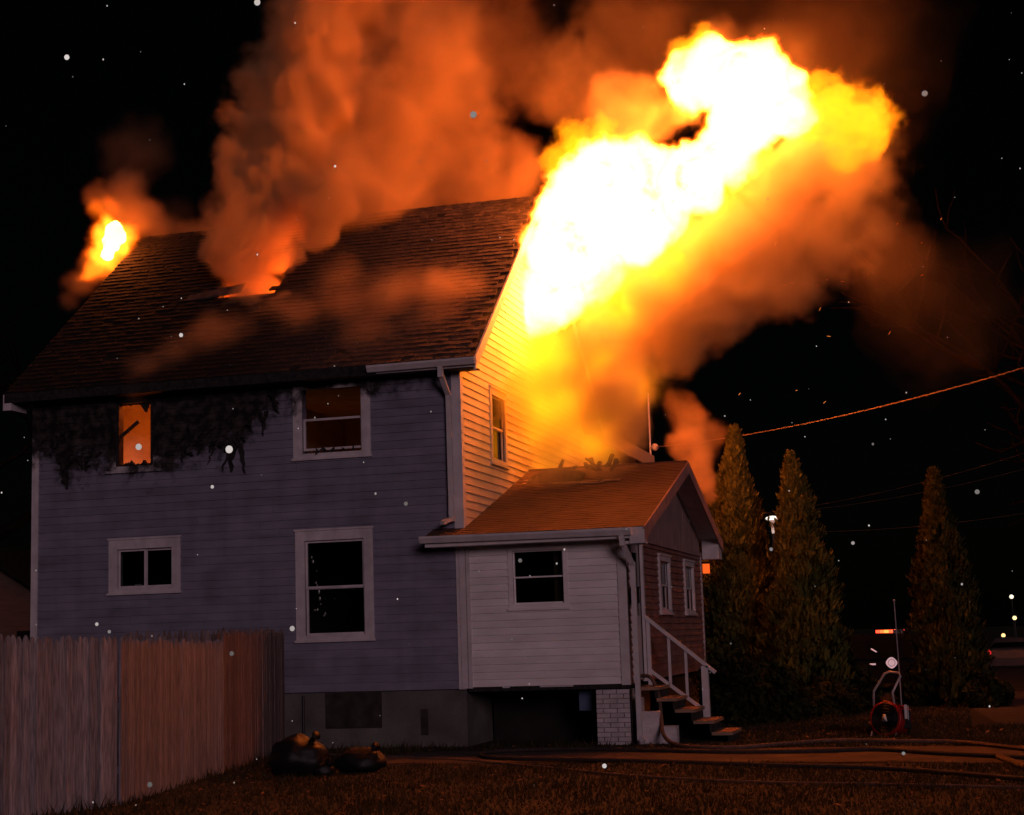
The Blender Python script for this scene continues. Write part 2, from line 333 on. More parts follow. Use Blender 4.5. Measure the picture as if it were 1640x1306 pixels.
def window(parent, axis, pos, r, style='double', casing=M['trim'], cw=CAS, cb=.07, pane=True, proud=.034, sashw=.035):
    """casing boards, sash and panes as sub-parts of one window"""
    P = (lambda u, t, z: (u, pos - t, z)) if axis == 'y' else (lambda u, t, z: (pos + t, u, z))
    w = empty_part('window', parent, P((r[0] + r[1]) / 2, 0, r[2]))
    bx = lambda mb, a, b, c, d, t0, t1: mb.hexa([P(a, t1, c), P(b, t1, c), P(b, t0, c), P(a, t0, c)], [P(a, t1, d), P(b, t1, d), P(b, t0, d), P(a, t0, d)])
    l, rr, b, t = inner(r, cw, cb)
    c1 = MB(); bx(c1, r[0], l, r[2], t, -.02, proud); c1.build('casing', casing, w)
    c2 = MB(); bx(c2, rr, r[1], r[2], t, -.02, proud - .002); c2.build('casing', casing, w)
    c3 = MB(); bx(c3, r[0], r[1], t, r[3], -.02, proud + .003); bx(c3, r[0] - .015, r[1] + .015, r[3] - .001, r[3] + .03, 0, proud + .02); c3.build('casing', casing, w)
    s_ = MB(); bx(s_, l, rr, r[2], b, -.02, proud - .004); bx(s_, r[0] - .02, r[1] + .02, r[2] - .035, r[2] + .002, 0, proud + .025); s_.build('sill', casing, w)
    if style == 'none': return w
    if style == 'slider': cells = [(l, (l + rr) / 2 + .012, b, t, -.025), ((l + rr) / 2 - .012, rr, b, t, -.045)]
    elif style == 'lower': cells = [(l, rr, b + .05, (b + t) / 2 + .05, -.045)]
    else: cells = [(l, rr, b, (b + t) / 2 + .012, -.045), (l, rr, (b + t) / 2 - .012, t, -.025)]
    for (a, e, c, d, tt) in cells:
        f = MB(); q = sashw
        bx(f, a, a + q, c, d, tt - .012, tt + .012); bx(f, e - q, e, c, d, tt - .012, tt + .012); bx(f, a + q, e - q, c, c + q, tt - .012, tt + .012); bx(f, a + q, e - q, d - q, d, tt - .012, tt + .012)
        f.build('sash', casing, w)
        if pane:
            g = MB(); bx(g, a + q, e - q, c + q, d - q, tt - .002, tt + .002); g.build('pane', M['glass'], w)
    return w
def empty_part(name, parent, loc):
    o = bpy.data.objects.new(name, None); COL.objects.link(o); o.parent = parent; o.location = Vector(loc) - wloc(parent); o.empty_display_size = .1; return o

# foundation
fb = MB(); fb.box(XL + .03, -.02, .035, D, -.2, Z0 - .02)
found = fb.build('foundation', M['concrete'], house)
pb = MB(); pb.box(-2.26, -1.36, .012, .05, .30, Z0 - .03); pb.build('boarded_vent', M['patch'], found)
pb = MB(); pb.box(-.74, -.63, .02, .05, .18, .56); pb.build('boarded_vent', M['patch'], found)
pb = MB(); pb.tube([(-2.62, .012, Z0 - .06), (-2.62, .012, .15), (-2.62, .03, .05)], .02); pb.build('shadow_stain_rod', M['black'], found)  # thin dark rod put in for a dark shadow stain on the foundation

# walls with clapboards
holesF = [inner(HF[k]) for k in 'ABCD']
front = wall_sheet('wall', M['siding'], house, 'y', 0, .16, XL, 0, Z0, ZE, holesF)
exp_ = lambda r: (r[0] + .03, r[1] - .03, r[2] + .02, r[3] - .03)
lap_siding(front, M['siding'], 'y', 0, Z0, ZE - .02, .1259, lambda z: (XL + .09, -.11), [exp_(HF[k]) for k in 'ABCD'])
GW = (1.62, 2.62, 4.39, 5.62)                                    # gable window: y0 y1 z0 z1
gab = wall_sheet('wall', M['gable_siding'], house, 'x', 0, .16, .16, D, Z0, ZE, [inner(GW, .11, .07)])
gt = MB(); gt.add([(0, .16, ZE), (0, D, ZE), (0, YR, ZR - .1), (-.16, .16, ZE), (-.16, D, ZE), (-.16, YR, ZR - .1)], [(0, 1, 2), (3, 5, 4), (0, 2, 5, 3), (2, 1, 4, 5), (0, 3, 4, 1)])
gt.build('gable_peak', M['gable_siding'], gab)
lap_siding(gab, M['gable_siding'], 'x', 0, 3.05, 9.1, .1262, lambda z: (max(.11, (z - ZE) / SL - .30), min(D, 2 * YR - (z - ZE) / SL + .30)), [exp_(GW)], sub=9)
ob = MB(); ob.box(XL, XL + .16, .16, D, Z0, ZE); ob.box(XL, 0, D - .16, D, Z0, ZE); ob.add([(XL, 0, ZE), (XL, D, ZE), (XL, YR, ZR - .1), (XL + .1, 0, ZE), (XL + .1, D, ZE), (XL + .1, YR, ZR - .1)], [(0, 2, 1), (3, 4, 5), (0, 3, 5, 2), (2, 5, 4, 1), (0, 1, 4, 3)])
ob.build('wall', M['siding'], house)
# corner boards
cb_ = MB(); cb_.box(-.115, -.0005, -.030, 0, Z0 - .02, ZE - .05); cb_.build('corner_board', M['trim_clean'], house)
cb_ = MB(); cb_.box(0, .030, -.030, .115, 3.0, ZE - .05); cb_.build('corner_board', M['trim_clean'], house)
cb_ = MB(); cb_.box(XL - .03, XL + .09, -.030, 0, Z0 - .02, ZE - .05); cb_.build('corner_board', M['trim'], house)
# windows
window(house, 'y', 0, HF['A'], 'slider'); wB = window(house, 'y', 0, HF['B'])
wC = window(house, 'y', 0, HF['C'], 'lower', pane=False); wD = window(house, 'y', 0, HF['D'], 'none')
window(house, 'x', 0, GW, casing=M['gable_siding'], cw=.11)
# char hanging in the burnt window
l, r_, b, t = inner(HF['D'])
ch = MB(); ch.box(l - .005, l + .05, -.02, .13, b, t); ch.build('charred_jamb', M['char'], wD)
ch = MB(); ch.box(r_ - .05, r_ + .004, -.02, .13, b, t); ch.build('charred_jamb', M['char'], wD)
ch = MB(); ch.beam((l - .02, .08, b + .46), (l + .33, .12, b + .74), .05, .045); ch.build('charred_stick', M['char'], wD)
ch = MB()
for i in range(9):
    x = l + .05 + i * (r_ - l - .1) / 8; h = rnd.uniform(.03, .13); ch.add([(x - .06, .03, b), (x + .06, .03, b), (x + rnd.uniform(-.04, .04), .03, b + h), (x - .06, .09, b), (x + .06, .09, b), (x + rnd.uniform(-.04, .04), .09, b + h)], [(0, 1, 2), (5, 4, 3), (0, 2, 5, 3), (1, 4, 5, 2)])
for i in range(6):
    x = l + .1 + i * (r_ - l - .2) / 5; h = (.02, .03, .02, .03, .15, .02)[i]
    ch.add([(x - .09, .03, t + .01), (x + .09, .03, t + .01), (x + .02, .03, t - h), (x - .09, .09, t + .01), (x + .09, .09, t + .01), (x + .02, .09, t - h)], [(0, 2, 1), (3, 4, 5), (0, 3, 5, 2), (2, 5, 4, 1)])
ch.build('charred_debris', M['char'], wD)
l, r_, b, t = inner(HF['C'])
ch = MB()
for i in range(14):
    x = l + .04 + rnd.random() * (r_ - l - .1); ch.beam((x, -.0, b + .01), (x + rnd.uniform(-.12, .12), .04, b + rnd.uniform(.03, .1)), .02, .015)
ch.beam((l + .23, -.05, b - .02), (l + .35, .02, b + .1), .03, .02); ch.build('charred_debris', M['char'], wC)
# melted siding hanging in shreds below the burnt window
def shred(x, z, ln, w):
    mb = MB(); pts = []; n = 6; dx = rnd.uniform(-.1, .1)
    vs = []; fs = []
    for i in range(n + 1):
        t = i / n; ww = w * (1 - .8 * t) * rnd.uniform(.6, 1.2); cx = x + dx * t + rnd.uniform(-.02, .02); y = -.03 - .05 * math.sin(t * 2.5) - rnd.uniform(0, .03); zz = z - ln * t
        vs += [(cx - ww / 2, y, zz), (cx + ww / 2, y - rnd.uniform(-.02, .02), zz + rnd.uniform(-.02, .02)), (cx + ww / 2, y + .012, zz), (cx - ww / 2, y + .012, zz)]
    for i in range(n):
        for k in range(4): fs.append((4 * i + k, 4 * i + (k + 1) % 4, 4 * i + 4 + (k + 1) % 4, 4 * i + 4 + k))
    fs += [(3, 2, 1, 0), (4 * n, 4 * n + 1, 4 * n + 2, 4 * n + 3)]
    mb.add(vs, fs); mb.build('melted_siding', M['char'], house)
for i in range(22):
    u = rnd.random(); x = -4.75 + 1.75 * u; zt = 4.62 + .45 * max(0, (x + 4.1)) + rnd.uniform(-.08, .5) ** 1
    shred(x, zt, rnd.choice((.08, .12, .16, .22, .3)) * rnd.uniform(.7, 1.3), rnd.uniform(.02, .13))
for i in range(14): shred(-6.95 + rnd.random() * .7, 4.8 + rnd.uniform(-.25, .4), rnd.choice((.08, .14, .2)), rnd.uniform(.03, .14))
shred(-3.70, 4.80, .50, .17); shred(-3.60, 4.72, .46, .08); shred(-3.80, 4.62, .3, .06); shred(-6.72, 4.55, .35, .2)

# floors and rooms
fl = MB(); fl.box(XL + .16, -.16, .16, D - .16, 3.55, 3.75); fl.box(XL + .16, -.16, .16, D - .16, Z0 + .0, Z0 + .1); fl.build('floor', M['interior'], house)
pt = MB(); pt.box(XL + .16, -3.9, 1.75, 1.85, 3.75, ZE - .06); pt.build('partition', M['interior'], house)
pt = MB(); pt.box(-3.9, -3.78, .16, 5, 3.75, ZE - .06); pt.box(XL + .16, -.16, 5.0, 5.12, 3.75, ZE - .06); pt.build('partition', M['interior'], house)
pt = MB(); pt.box(XL + .16, -.16, .16, D - .16, ZE - .06, ZE - .02); pt.build('ceiling', M['interior'], house)
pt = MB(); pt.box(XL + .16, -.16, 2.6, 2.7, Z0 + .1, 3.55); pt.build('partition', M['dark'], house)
# shiny balls added behind the lower window pane to give its white glints
it = MB()
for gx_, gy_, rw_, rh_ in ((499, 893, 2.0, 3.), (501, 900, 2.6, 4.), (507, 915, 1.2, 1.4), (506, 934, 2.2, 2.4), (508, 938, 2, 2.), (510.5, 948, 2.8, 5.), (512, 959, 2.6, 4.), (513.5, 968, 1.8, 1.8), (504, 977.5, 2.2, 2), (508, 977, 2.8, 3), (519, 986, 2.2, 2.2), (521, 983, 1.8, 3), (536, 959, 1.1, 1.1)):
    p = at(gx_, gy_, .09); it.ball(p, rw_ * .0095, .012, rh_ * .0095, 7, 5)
it.build('glint_balls', M['reflector'], wB, True)
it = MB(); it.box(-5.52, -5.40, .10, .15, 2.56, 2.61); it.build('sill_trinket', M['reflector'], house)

# roof: two slabs with shingle tabs
roof = empty_part('roof', house, (-3.65, YR, ZE))
RX0, RX1 = -7.62, .35
def slab(mb, y0, y1, x0, x1, zf, th):
    mb.hexa([(x0, y0, zf(y0)), (x1, y0, zf(y0)), (x1, y1, zf(y1)), (x0, y1, zf(y1))], [(x0, y0, zf(y0) - th), (x1, y0, zf(y0) - th), (x1, y1, zf(y1) - th), (x0, y1, zf(y1) - th)])
rb = MB()
HX0, HX1, HY0, HY1 = -4.9, -3.85, 1.9, 3.2                       # burnt hole
for (x0, x1, y0, y1) in ((RX0, HX0, -.35, YR), (HX1, RX1, -.35, YR), (HX0, HX1, -.35, HY0), (HX0, HX1, HY1, YR)): slab(rb, y0, y1, x0, x1, zroof, .12)
slab(rb, YR, 2 * YR + .35, RX0, RX1, zroof, .12)
rb.build('roof_deck', M['char'], roof)
ang = math.atan(SL); cs, sn = math.cos(ang), math.sin(ang); slen = (YR + .35) / cs
cands = []
row = .142; nrow = int(slen / row)
for k in range(nrow + 1):
    off = (k % 2) * .09 + (k % 5) * .017
    x = RX1 - off + .02
    while x > RX0:
        wdt = .170 + rnd.uniform(-.012, .012); x0 = max(RX0, x - wdt); x1 = min(x - .008, RX1 + .02)
        s0 = k * row - .01; s1 = min(s0 + row * 1.25, slen)
        cy_ = -.35 + (s0 + row / 2) * cs; cx_ = (x0 + x1) / 2
        if x1 - x0 > .04 and not (HX0 - .1 * math.sin(k) < cx_ < HX1 + .1 * math.sin(k * 1.7) and HY0 < cy_ < HY1) and rnd.random() > .006:
            cands.append((x0, x1, s0, s1, depth_of((cx_, cy_, zroof(cy_)))))
        x -= wdt
def shingle(mb, x0, x1, s0, s1):
    t0 = .020 + rnd.uniform(-.004, .012); t1 = .004; tw = rnd.uniform(-.004, .004)
    P = lambda x, s, h: (x, -.35 + s * cs - h * sn, ZE + s * sn + h * cs)
    mb.hexa([P(x0, s0, t0 + tw), P(x1, s0, t0 - tw), P(x1, s0, .001), P(x0, s0, .001)], [P(x0, s1, t1), P(x1, s1, t1), P(x1, s1, .0), P(x0, s1, .0)])
cands.sort(key=lambda c: -(c[0] + c[2] * .45))                   # the ones that show largest, lit by the fire, singly
for c in cands[:300]:
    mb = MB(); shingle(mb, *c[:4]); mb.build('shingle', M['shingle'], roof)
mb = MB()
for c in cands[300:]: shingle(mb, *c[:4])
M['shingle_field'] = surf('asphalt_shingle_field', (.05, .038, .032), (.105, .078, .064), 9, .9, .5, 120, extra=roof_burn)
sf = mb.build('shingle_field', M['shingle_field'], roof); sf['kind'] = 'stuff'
mb = MB()
for i in range(36):
    x = RX1 - i * .222; mb = MB(); zz = ZR + .02
    mb.hexa([(x - .235, YR - .14, zroof(YR - .14) + .014), (x, YR - .14, zroof(YR - .14) + .024), (x, YR, ZR + .034), (x - .235, YR, ZR + .022)], [(x - .235, YR - .14, zroof(YR - .14) + .004), (x, YR - .14, zroof(YR - .14) + .012), (x, YR, ZR + .014), (x - .235, YR, ZR + .006)])
    mb.hexa([(x - .235, YR, ZR + .022), (x, YR, ZR + .034), (x, YR + .14, zroof(YR - .14) + .024), (x - .235, YR + .14, zroof(YR - .14) + .014)], [(x - .235, YR, ZR + .006), (x, YR, ZR + .014), (x, YR + .14, zroof(YR - .14) + .012), (x - .235, YR + .14, zroof(YR - .14) + .004)])
    mb.build('ridge_cap', M['shingle'], roof)
fp = MB(); fp.hexa([(-5.5, 1.86, zroof(1.86) + .03), (-4.45, 1.84, zroof(1.84) + .12), (-4.45, 2.05, zroof(2.05) + .14), (-5.5, 2.0, zroof(2.0) + .04)], [(-5.5, 1.86, zroof(1.86) + .01), (-4.45, 1.84, zroof(1.84) + .09), (-4.45, 2.05, zroof(2.05) + .11), (-5.5, 2.0, zroof(2.0) + .02)])
M['flap'] = surf('torn_roofing_felt', (.05, .03, .025), (.12, .075, .06), 6, .9, .4); fp.build('lifted_roofing', M['flap'], roof)
rk = MB()
for (ya, yb) in ((-.36, YR), (YR, 2 * YR + .36)):
    A, B = (RX1 + .001, ya, zroof(ya)), (RX1 + .001, yb, zroof(yb))
    rk.hexa([A, (A[0] + .03, A[1], A[2]), (A[0] + .03, A[1], A[2] - .2), (A[0], A[1], A[2] - .2)], [B, (B[0] + .03, B[1], B[2]), (B[0] + .03, B[1], B[2] - .2), (B[0], B[1], B[2] - .2)])
rk.build('rake_board', M['trim_clean'], roof)
rk = MB(); rk.box(RX0, -1.2, -.375, -.351, ZE - .16, ZE - .01); rk.build('fascia', M['char'], roof)
rk = MB(); rk.box(-1.2, RX1, -.372, -.351, ZE - .15, ZE - .01); rk.build('fascia', M['trim_clean'], roof)
rk = MB(); rk.box(RX0, RX1, -.35, -.03, ZE - .16, ZE - .14); rk.build('soffit', M['char'], roof)
rk = MB(); rk.box(RX0 - .03, RX0 + .12, -.36, 0.1, ZE - .28, ZE - .02); rk.build('eave_return', M['trim_clean'], roof)
# gutter over the right third and its downspout
gu = MB(); Gz = ZE - .03
prof = [(-.378, 0), (-.378, -.10), (-.44, -.10), (-.485, -.03), (-.485, 0), (-.478, 0), (-.478, -.03), (-.437, -.093), (-.385, -.093), (-.385, 0)]
xa, xb = -1.32, .40
gu.add([(xa, y, Gz + z) for y, z in prof] + [(xb, y, Gz + .01 + z) for y, z in prof], [(i, (i + 1) % 10, 10 + (i + 1) % 10, 10 + i) for i in range(10)] + [tuple(range(9, -1, -1)), tuple(range(10, 20))])
gu.build('gutter', M['trim_clean'], house)
def downspout(path, name='downspout', w=.075, d=.06, mat=M['trim_clean'], parent=house):
    mb = MB()
    for p, q in zip(path, path[1:]):
        up = (0, 1, 0) if abs((Vector(q) - Vector(p)).normalized().z) > .5 else (0, 0, 1); mb.beam(p, q, w, d, up)
    for p in path[1:-1]: mb.box(p[0] - w * .52, p[0] + w * .52, p[1] - d * .55, p[1] + d * .55, p[2] - .05, p[2] + .05)
    return mb.build(name, mat, parent)
downspout([(-.16, -.42, Gz - .08), (-.16, -.40, Gz - .20), (-.14, -.10, Gz - .48), (-.14, -.09, 3.45), (-.12, -.13, 3.38), (-.20, -.38, 3.30)])
# rear wing: wall, low roof with fascia, mast
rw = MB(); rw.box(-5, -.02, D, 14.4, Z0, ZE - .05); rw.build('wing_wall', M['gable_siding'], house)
rw = MB(); rw.hexa([(.35, D + .36, ZE), (.35, 14.6, ZE), (-2.6, 14.6, ZE + 1.5), (-2.6, D, ZE + 1.5)], [(.35, D + .36, ZE - .1), (.35, 14.6, ZE - .1), (-2.6, 14.6, ZE + 1.4), (-2.6, D, ZE + 1.4)])
rw.hexa([(-5.3, D + .3, ZE), (-5.3, 14.6, ZE), (-2.6, 14.6, ZE + 1.5), (-2.6, D, ZE + 1.5)], [(-5.3, D + .3, ZE - .1), (-5.3, 14.6, ZE - .1), (-2.6, 14.6, ZE + 1.4), (-2.6, D, ZE + 1.4)]); rw.build('wing_roof', M['shingle_field'], house)
rw = MB(); rw.box(.352, .40, D + .38, 14.62, ZE - .31, ZE - .01); rw.build('wing_fascia', M['gable_siding'], house)
rw = MB(); rw.tube([(.34, 14.45, 3.2), (.34, 14.45, 7.2), (.34, 14.44, 7.26)], [.024, .024, .03], 8); rw.build('service_mast', M['metal'], house)
rw = MB(); rw.ball((.46, 14.40, 5.95), .09, .09, .09, 8, 6); rw.tube([(.34, 14.45, 5.95), (.46, 14.40, 5.95)], .03, 6); rw.build('cable_insulator', M['trim_clean'], house)

# ------------------------------------------------------------------ the porch (part of the house)
PW = (.698, 1.607, 2.002, 2.922)
PZ0 = .88
pfr = wall_sheet('wall', M['porch_siding'], house, 'y', -.012, .14, .0, PX, PZ0, 3.05, [inner(PW, .07, .06)])
lap_siding(pfr, M['porch_siding'], 'y', -.012, PZ0, 3.02, .1075, lambda z: (.10, PX - .10), [exp_((PW[0] + .01, PW[1] - .01, PW[2], PW[3]))], out=.02, sub=4)
window(house, 'y', -.012, PW, casing=M['porch_siding'], cw=.07, cb=.06, sashw=.022, proud=.03)
for x0, x1 in ((-.06, .035), (.045, .10), (PX - .10, PX + .0)):
    mb = MB(); mb.box(x0, x1, -.046, -.012, PZ0 - .03, 3.04); mb.build('corner_board', M['trim_clean'], house)
mb = MB(); mb.box(PX + .0005, PX + .03, -.046, .10, PZ0 - .03, 3.0); mb.build('corner_board', M['trim_clean'], house)
DOOR = (.36, 1.22, PZ0 + .02, 2.94)
SW = [(2.70, 3.76, 1.90, 2.83), (5.26, 6.34, 1.90, 2.83)]
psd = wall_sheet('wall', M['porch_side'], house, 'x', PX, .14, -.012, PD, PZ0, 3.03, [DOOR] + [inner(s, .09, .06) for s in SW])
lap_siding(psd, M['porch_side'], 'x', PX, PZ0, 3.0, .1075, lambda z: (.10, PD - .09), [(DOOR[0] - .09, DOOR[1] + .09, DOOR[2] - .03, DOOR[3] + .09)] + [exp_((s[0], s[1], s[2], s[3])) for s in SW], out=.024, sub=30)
for s in SW: window(house, 'x', PX, s, casing=M['trim_clean'], cw=.09, cb=.06, sashw=.03, proud=.05)
mb = MB(); mb.box(PX, PX + .03, PD - .09, PD + .03, PZ0 - .03, 3.0); mb.build('corner_board', M['trim_clean'], house)
mb = MB(); mb.box(.0, PX - .16, PD - .14, PD, PZ0, 3.0); mb.build('wall', M['porch_siding'], house)
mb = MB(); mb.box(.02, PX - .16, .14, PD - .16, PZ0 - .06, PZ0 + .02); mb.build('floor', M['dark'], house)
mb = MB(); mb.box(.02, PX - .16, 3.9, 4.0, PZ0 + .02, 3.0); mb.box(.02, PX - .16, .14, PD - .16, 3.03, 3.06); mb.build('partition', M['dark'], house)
# a curtain inside the front window and pale things on the side sills
mb = MB()
for i in range(7): mb.tube([(1.36 + i * .035, .2 + .015 * (i % 2), 1.95), (1.36 + i * .035, .2 + .015 * (i % 2), 2.92)], .022, 6)
M['curtain'] = surf('brown_curtain', (.06, .04, .035), (.09, .06, .05), 8, .9); mb.build('curtain', M['curtain'], house)
mb = MB(); mb.box(PX - .16, PX - .13, 3.05, 3.60, 1.96, 2.32); mb.box(PX - .16, PX - .13, 5.75, 6.22, 1.96, 2.30); mb.build('window_shade', M['trim_clean'], house)
# door, trim, mailbox
dr = empty_part('door', house, (PX, .8, PZ0))
mb = MB(); mb.box(PX - .06, PX - .015, DOOR[0], DOOR[1], DOOR[2], DOOR[3]); mb.build('door_leaf', M['metal'], dr)
mb = MB(); mb.box(PX - .015, PX - .004, DOOR[0] + .12, DOOR[1] - .12, DOOR[2] + .95, DOOR[3] - .15); mb.build('pane', M['glass'], dr)
for y0, y1, z0, z1 in ((DOOR[0] - .09, DOOR[0], PZ0 - .02, DOOR[3] + .09), (DOOR[1], DOOR[1] + .09, PZ0 - .02, DOOR[3] + .09), (DOOR[0], DOOR[1], DOOR[3], DOOR[3] + .09)):
    mb = MB(); mb.box(PX - .02, PX + .045, y0, y1, z0, z1); mb.build('casing', M['trim_clean'], dr)
mb = MB(); mb.lathe([(.03, 0), (.03, .02), (.012, .025), (.012, .05), (.032, .06), (.028, .085), (0, .09)], (PX - .012, DOOR[0] + .09, 1.86), (1, 0, 0), 10); mb.build('handle', M['black'], dr)
mb = MB(); mb.box(PX + .045, PX + .14, .10, .34, 2.02, 2.24); mb.box(PX + .045, PX + .15, .095, .345, 2.24, 2.26); mb.build('mailbox', M['black'], house)
# porch gable infill and roof
gz0 = 3.03
mb = MB(); yy = [-.0, PD]
mb.add([(PX, 0, gz0), (PX, PD, gz0), (PX, PD, zporch(PD) - .13), (PX, PR_Y, PR_Z - .13), (PX, 0, zporch(0) - .13), (PX - .1, 0, gz0), (PX - .1, PD, gz0), (PX - .1, PD, zporch(PD) - .13), (PX - .1, PR_Y, PR_Z - .13), (PX - .1, 0, zporch(0) - .13)],
       [(0, 1, 2, 3, 4), (9, 8, 7, 6, 5), (0, 5, 6, 1), (1, 6, 7, 2), (2, 7, 8, 3), (3, 8, 9, 4), (4, 9, 5, 0)])
mb.build('gable_panel', M['plywood'], house)
mb = MB(); mb.box(PX, PX + .045, -.01, PD, gz0 - .05, gz0 + .02); mb.build('gable_ledge', M['plywood'], house)
for y in (2.0, 5.6):
    mb = MB(); mb.box(PX, PX + .006, y - .03, y + .03, gz0 + .03, zporch(y) - .2); mb.build('panel_batten', M['plywood'], house)
proof = empty_part('porch_roof', house, (1.2, PR_Y, 3.1))
PXR, PY0, PY1 = 2.82, -.42, 7.85
mb = MB()
slab(mb, PY0, 0, -.46, PXR, zporch, .09); slab(mb, 0, PR_Y, .034, PXR, zporch, .09); slab(mb, PR_Y, PY1, .034, PXR, zporch, .09)
mb.build('roof_deck', M['plywood'], proof)
mb = MB(); pa = math.atan(PSL); pc, ps_ = math.cos(pa), math.sin(pa); k = 0; s = 0
plen = (PR_Y - PY0) / pc
BX0, BX1, BY0, BY1 = .30, .85, 2.9, 3.5
while s < plen:
    y0 = PY0 + s * pc; xs = .036 if y0 > -.02 else -.46
    cut = [xs] + [xs + .10 + (k % 2) * .15 + (k % 3) * .04 + i * .31 for i in range(12)]; cut = [c for c in cut if c < PXR - .03] + [PXR + .02]
    for x0, x1 in zip(cut, cut[1:]):
        if BX0 + .08 * math.sin(k * 2.) < (x0 + x1) / 2 < BX1 + .1 * math.sin(k * 1.3) and BY0 < y0 + .06 < BY1: continue
        t0 = .010 + rnd.uniform(0, .005); s1 = min(s + .16, plen)
        Pq = lambda xx, ss, h: (xx, PY0 + ss * pc - h * ps_, zporch(PY0) + ss * ps_ + h * pc)
        mb.hexa([Pq(x0, s - .01, t0), Pq(x1 - .005, s - .01, t0), Pq(x1 - .005, s - .01, .001), Pq(x0, s - .01, .001)], [Pq(x0, s1, .004), Pq(x1 - .005, s1, .004), Pq(x1 - .005, s1, .0), Pq(x0, s1, .0)])
    s += .125; k += 1
o = mb.build('shingle_field', M['porch_shingle'], proof); o['kind'] = 'stuff'
mb = MB(); mb.box(.036, PXR, PR_Y - .07, PR_Y + .07, PR_Z - .02, PR_Z + .018); mb.build('ridge_cap', M['porch_shingle'], proof)
# charred opening and a curled flap on the porch roof
mb = MB(); slab(mb, BY0, BY1, BX0, BX1, lambda y: zporch(y) + .006, .004); mb.build('burnt_patch', M['char'], proof)
M['scorch'] = surf('scorched_paper', (.10, .07, .05), (.26, .17, .11), 6, .9, .4)
for i in range(5):
    x = .95 + i * .19 + rnd.uniform(-.05, .05); y = 2.6 + rnd.uniform(-.2, .35); w = rnd.uniform(.12, .25); h = rnd.uniform(.06, .16); mb = MB(); zz = lambda yy: zporch(yy) + .017
    mb.hexa([(x - w, y, zz(y)), (x + w * .8, y - .03, zz(y - .03)), (x + w, y + h, zz(y + h)), (x - w * .7, y + h * 1.2, zz(y + h * 1.2))], [(x - w, y, zz(y) + .006), (x + w * .8, y - .03, zz(y - .03) + .012), (x + w, y + h, zz(y + h) + .005), (x - w * .7, y + h * 1.2, zz(y + h * 1.2) + .005)]); mb.build('scorched_flake', M['scorch'], proof)
mb = MB(); n = 8
for i in range(n):
    a0, a1 = BX0 - .05 + i * .12, BX0 - .05 + (i + 1) * .12; h0, h1 = .05 + .10 * math.sin(i / n * 3.1) + rnd.uniform(-.01, .02), .05 + .10 * math.sin((i + 1) / n * 3.1)
    mb.hexa([(a0, BY0, zporch(BY0) + .01), (a1, BY0, zporch(BY0) + .01), (a1, BY0 + .35, zporch(BY0) + .12 + h1), (a0, BY0 + .35, zporch(BY0) + .12 + h0)], [(a0, BY0, zporch(BY0) - .0), (a1, BY0, zporch(BY0)), (a1, BY0 + .36, zporch(BY0) + .10 + h1), (a0, BY0 + .36, zporch(BY0) + .10 + h0)])
mb.build('curled_roofing', M['char'], proof)
for i in range(12):
    x = .5 + rnd.random() * 1.5; y = PR_Y - rnd.uniform(0, .5); mb = MB(); z = zporch(y) + .03
    mb.beam((x, y, z), (x + rnd.uniform(-.3, .3), y + rnd.uniform(-.1, .1), z + rnd.uniform(0, .2)), .07, .04); mb.build('charred_stick', M['char'], proof)
for (ya, yb) in ((PY0 - .01, PR_Y), (PR_Y, PY1 + .01)):
    mb = MB(); A, B = (PXR + .001, ya, zporch(ya) - .004), (PXR + .001, yb, zporch(yb) - .004)
    mb.hexa([A, (A[0] + .03, A[1], A[2]), (A[0] + .03, A[1], A[2] - .20), (A[0], A[1], A[2] - .20)], [B, (B[0] + .03, B[1], B[2]), (B[0] + .03, B[1], B[2] - .20), (B[0], B[1], B[2] - .20)])
    mb.build('rake_board', M['plywood'], proof)
mb = MB(); mb.box(-.46, PXR, PY0 - .022, PY0 - .001, zporch(PY0) - .16, zporch(PY0) - .005); mb.build('fascia', M['trim_clean'], proof)
mb = MB(); mb.box(PX + .05, PXR, -.42, -.05, 2.86, 2.90); mb.box(-.46, PX + .05, PY0, -.05, 2.945, 2.965); mb.build('soffit', M['trim_clean'], proof)
mb = MB(); zz = lambda y: zporch(y) - .093
for ya, yb in ((PY0 + .05, PR_Y - .02), (PR_Y + .02, PY1 - .04)): mb.hexa([(PX + .002, ya, zz(ya)), (PXR - .002, ya, zz(ya)), (PXR - .002, yb, zz(yb)), (PX + .002, yb, zz(yb))], [(PX + .002, ya, zz(ya) - .012), (PXR - .002, ya, zz(ya) - .012), (PXR - .002, yb, zz(yb) - .012), (PX + .002, yb, zz(yb) - .012)])
mb.build('soffit', M['trim_clean'], proof)
mb = MB(); mb.box(PX + .05, PXR - .002, PD + .03, PY1 - .02, 2.93, zporch(PY1) + .02); mb.build('eave_return', M['trim_clean'], proof)
mb = MB(); mb.box(PX + .18, PXR + .03, PY0 - .03, PY0 + .12, 2.86, 3.06); mb.build('eave_return', M['trim_clean'], proof)
mb = MB(); g0 = zporch(PY0) - .02; pf2 = [(y + (PY0 + .353), z) for y, z in prof]
mb.add([(-.52, y, g0 + .02 + z) for y, z in pf2] + [(2.66, y, g0 + z) for y, z in pf2], [(i, (i + 1) % 10, 10 + (i + 1) % 10, 10 + i) for i in range(10)] + [tuple(range(9, -1, -1)), tuple(range(10, 20))])
mb.build('gutter', M['trim_clean'], house)
downspout([(2.52, PY0 - .09, g0 - .10), (2.53, PY0 - .07, g0 - .2), (2.60, -.13, 2.56), (2.60, -.12, .12), (2.66, -.16, .05)], w=.07, d=.06)

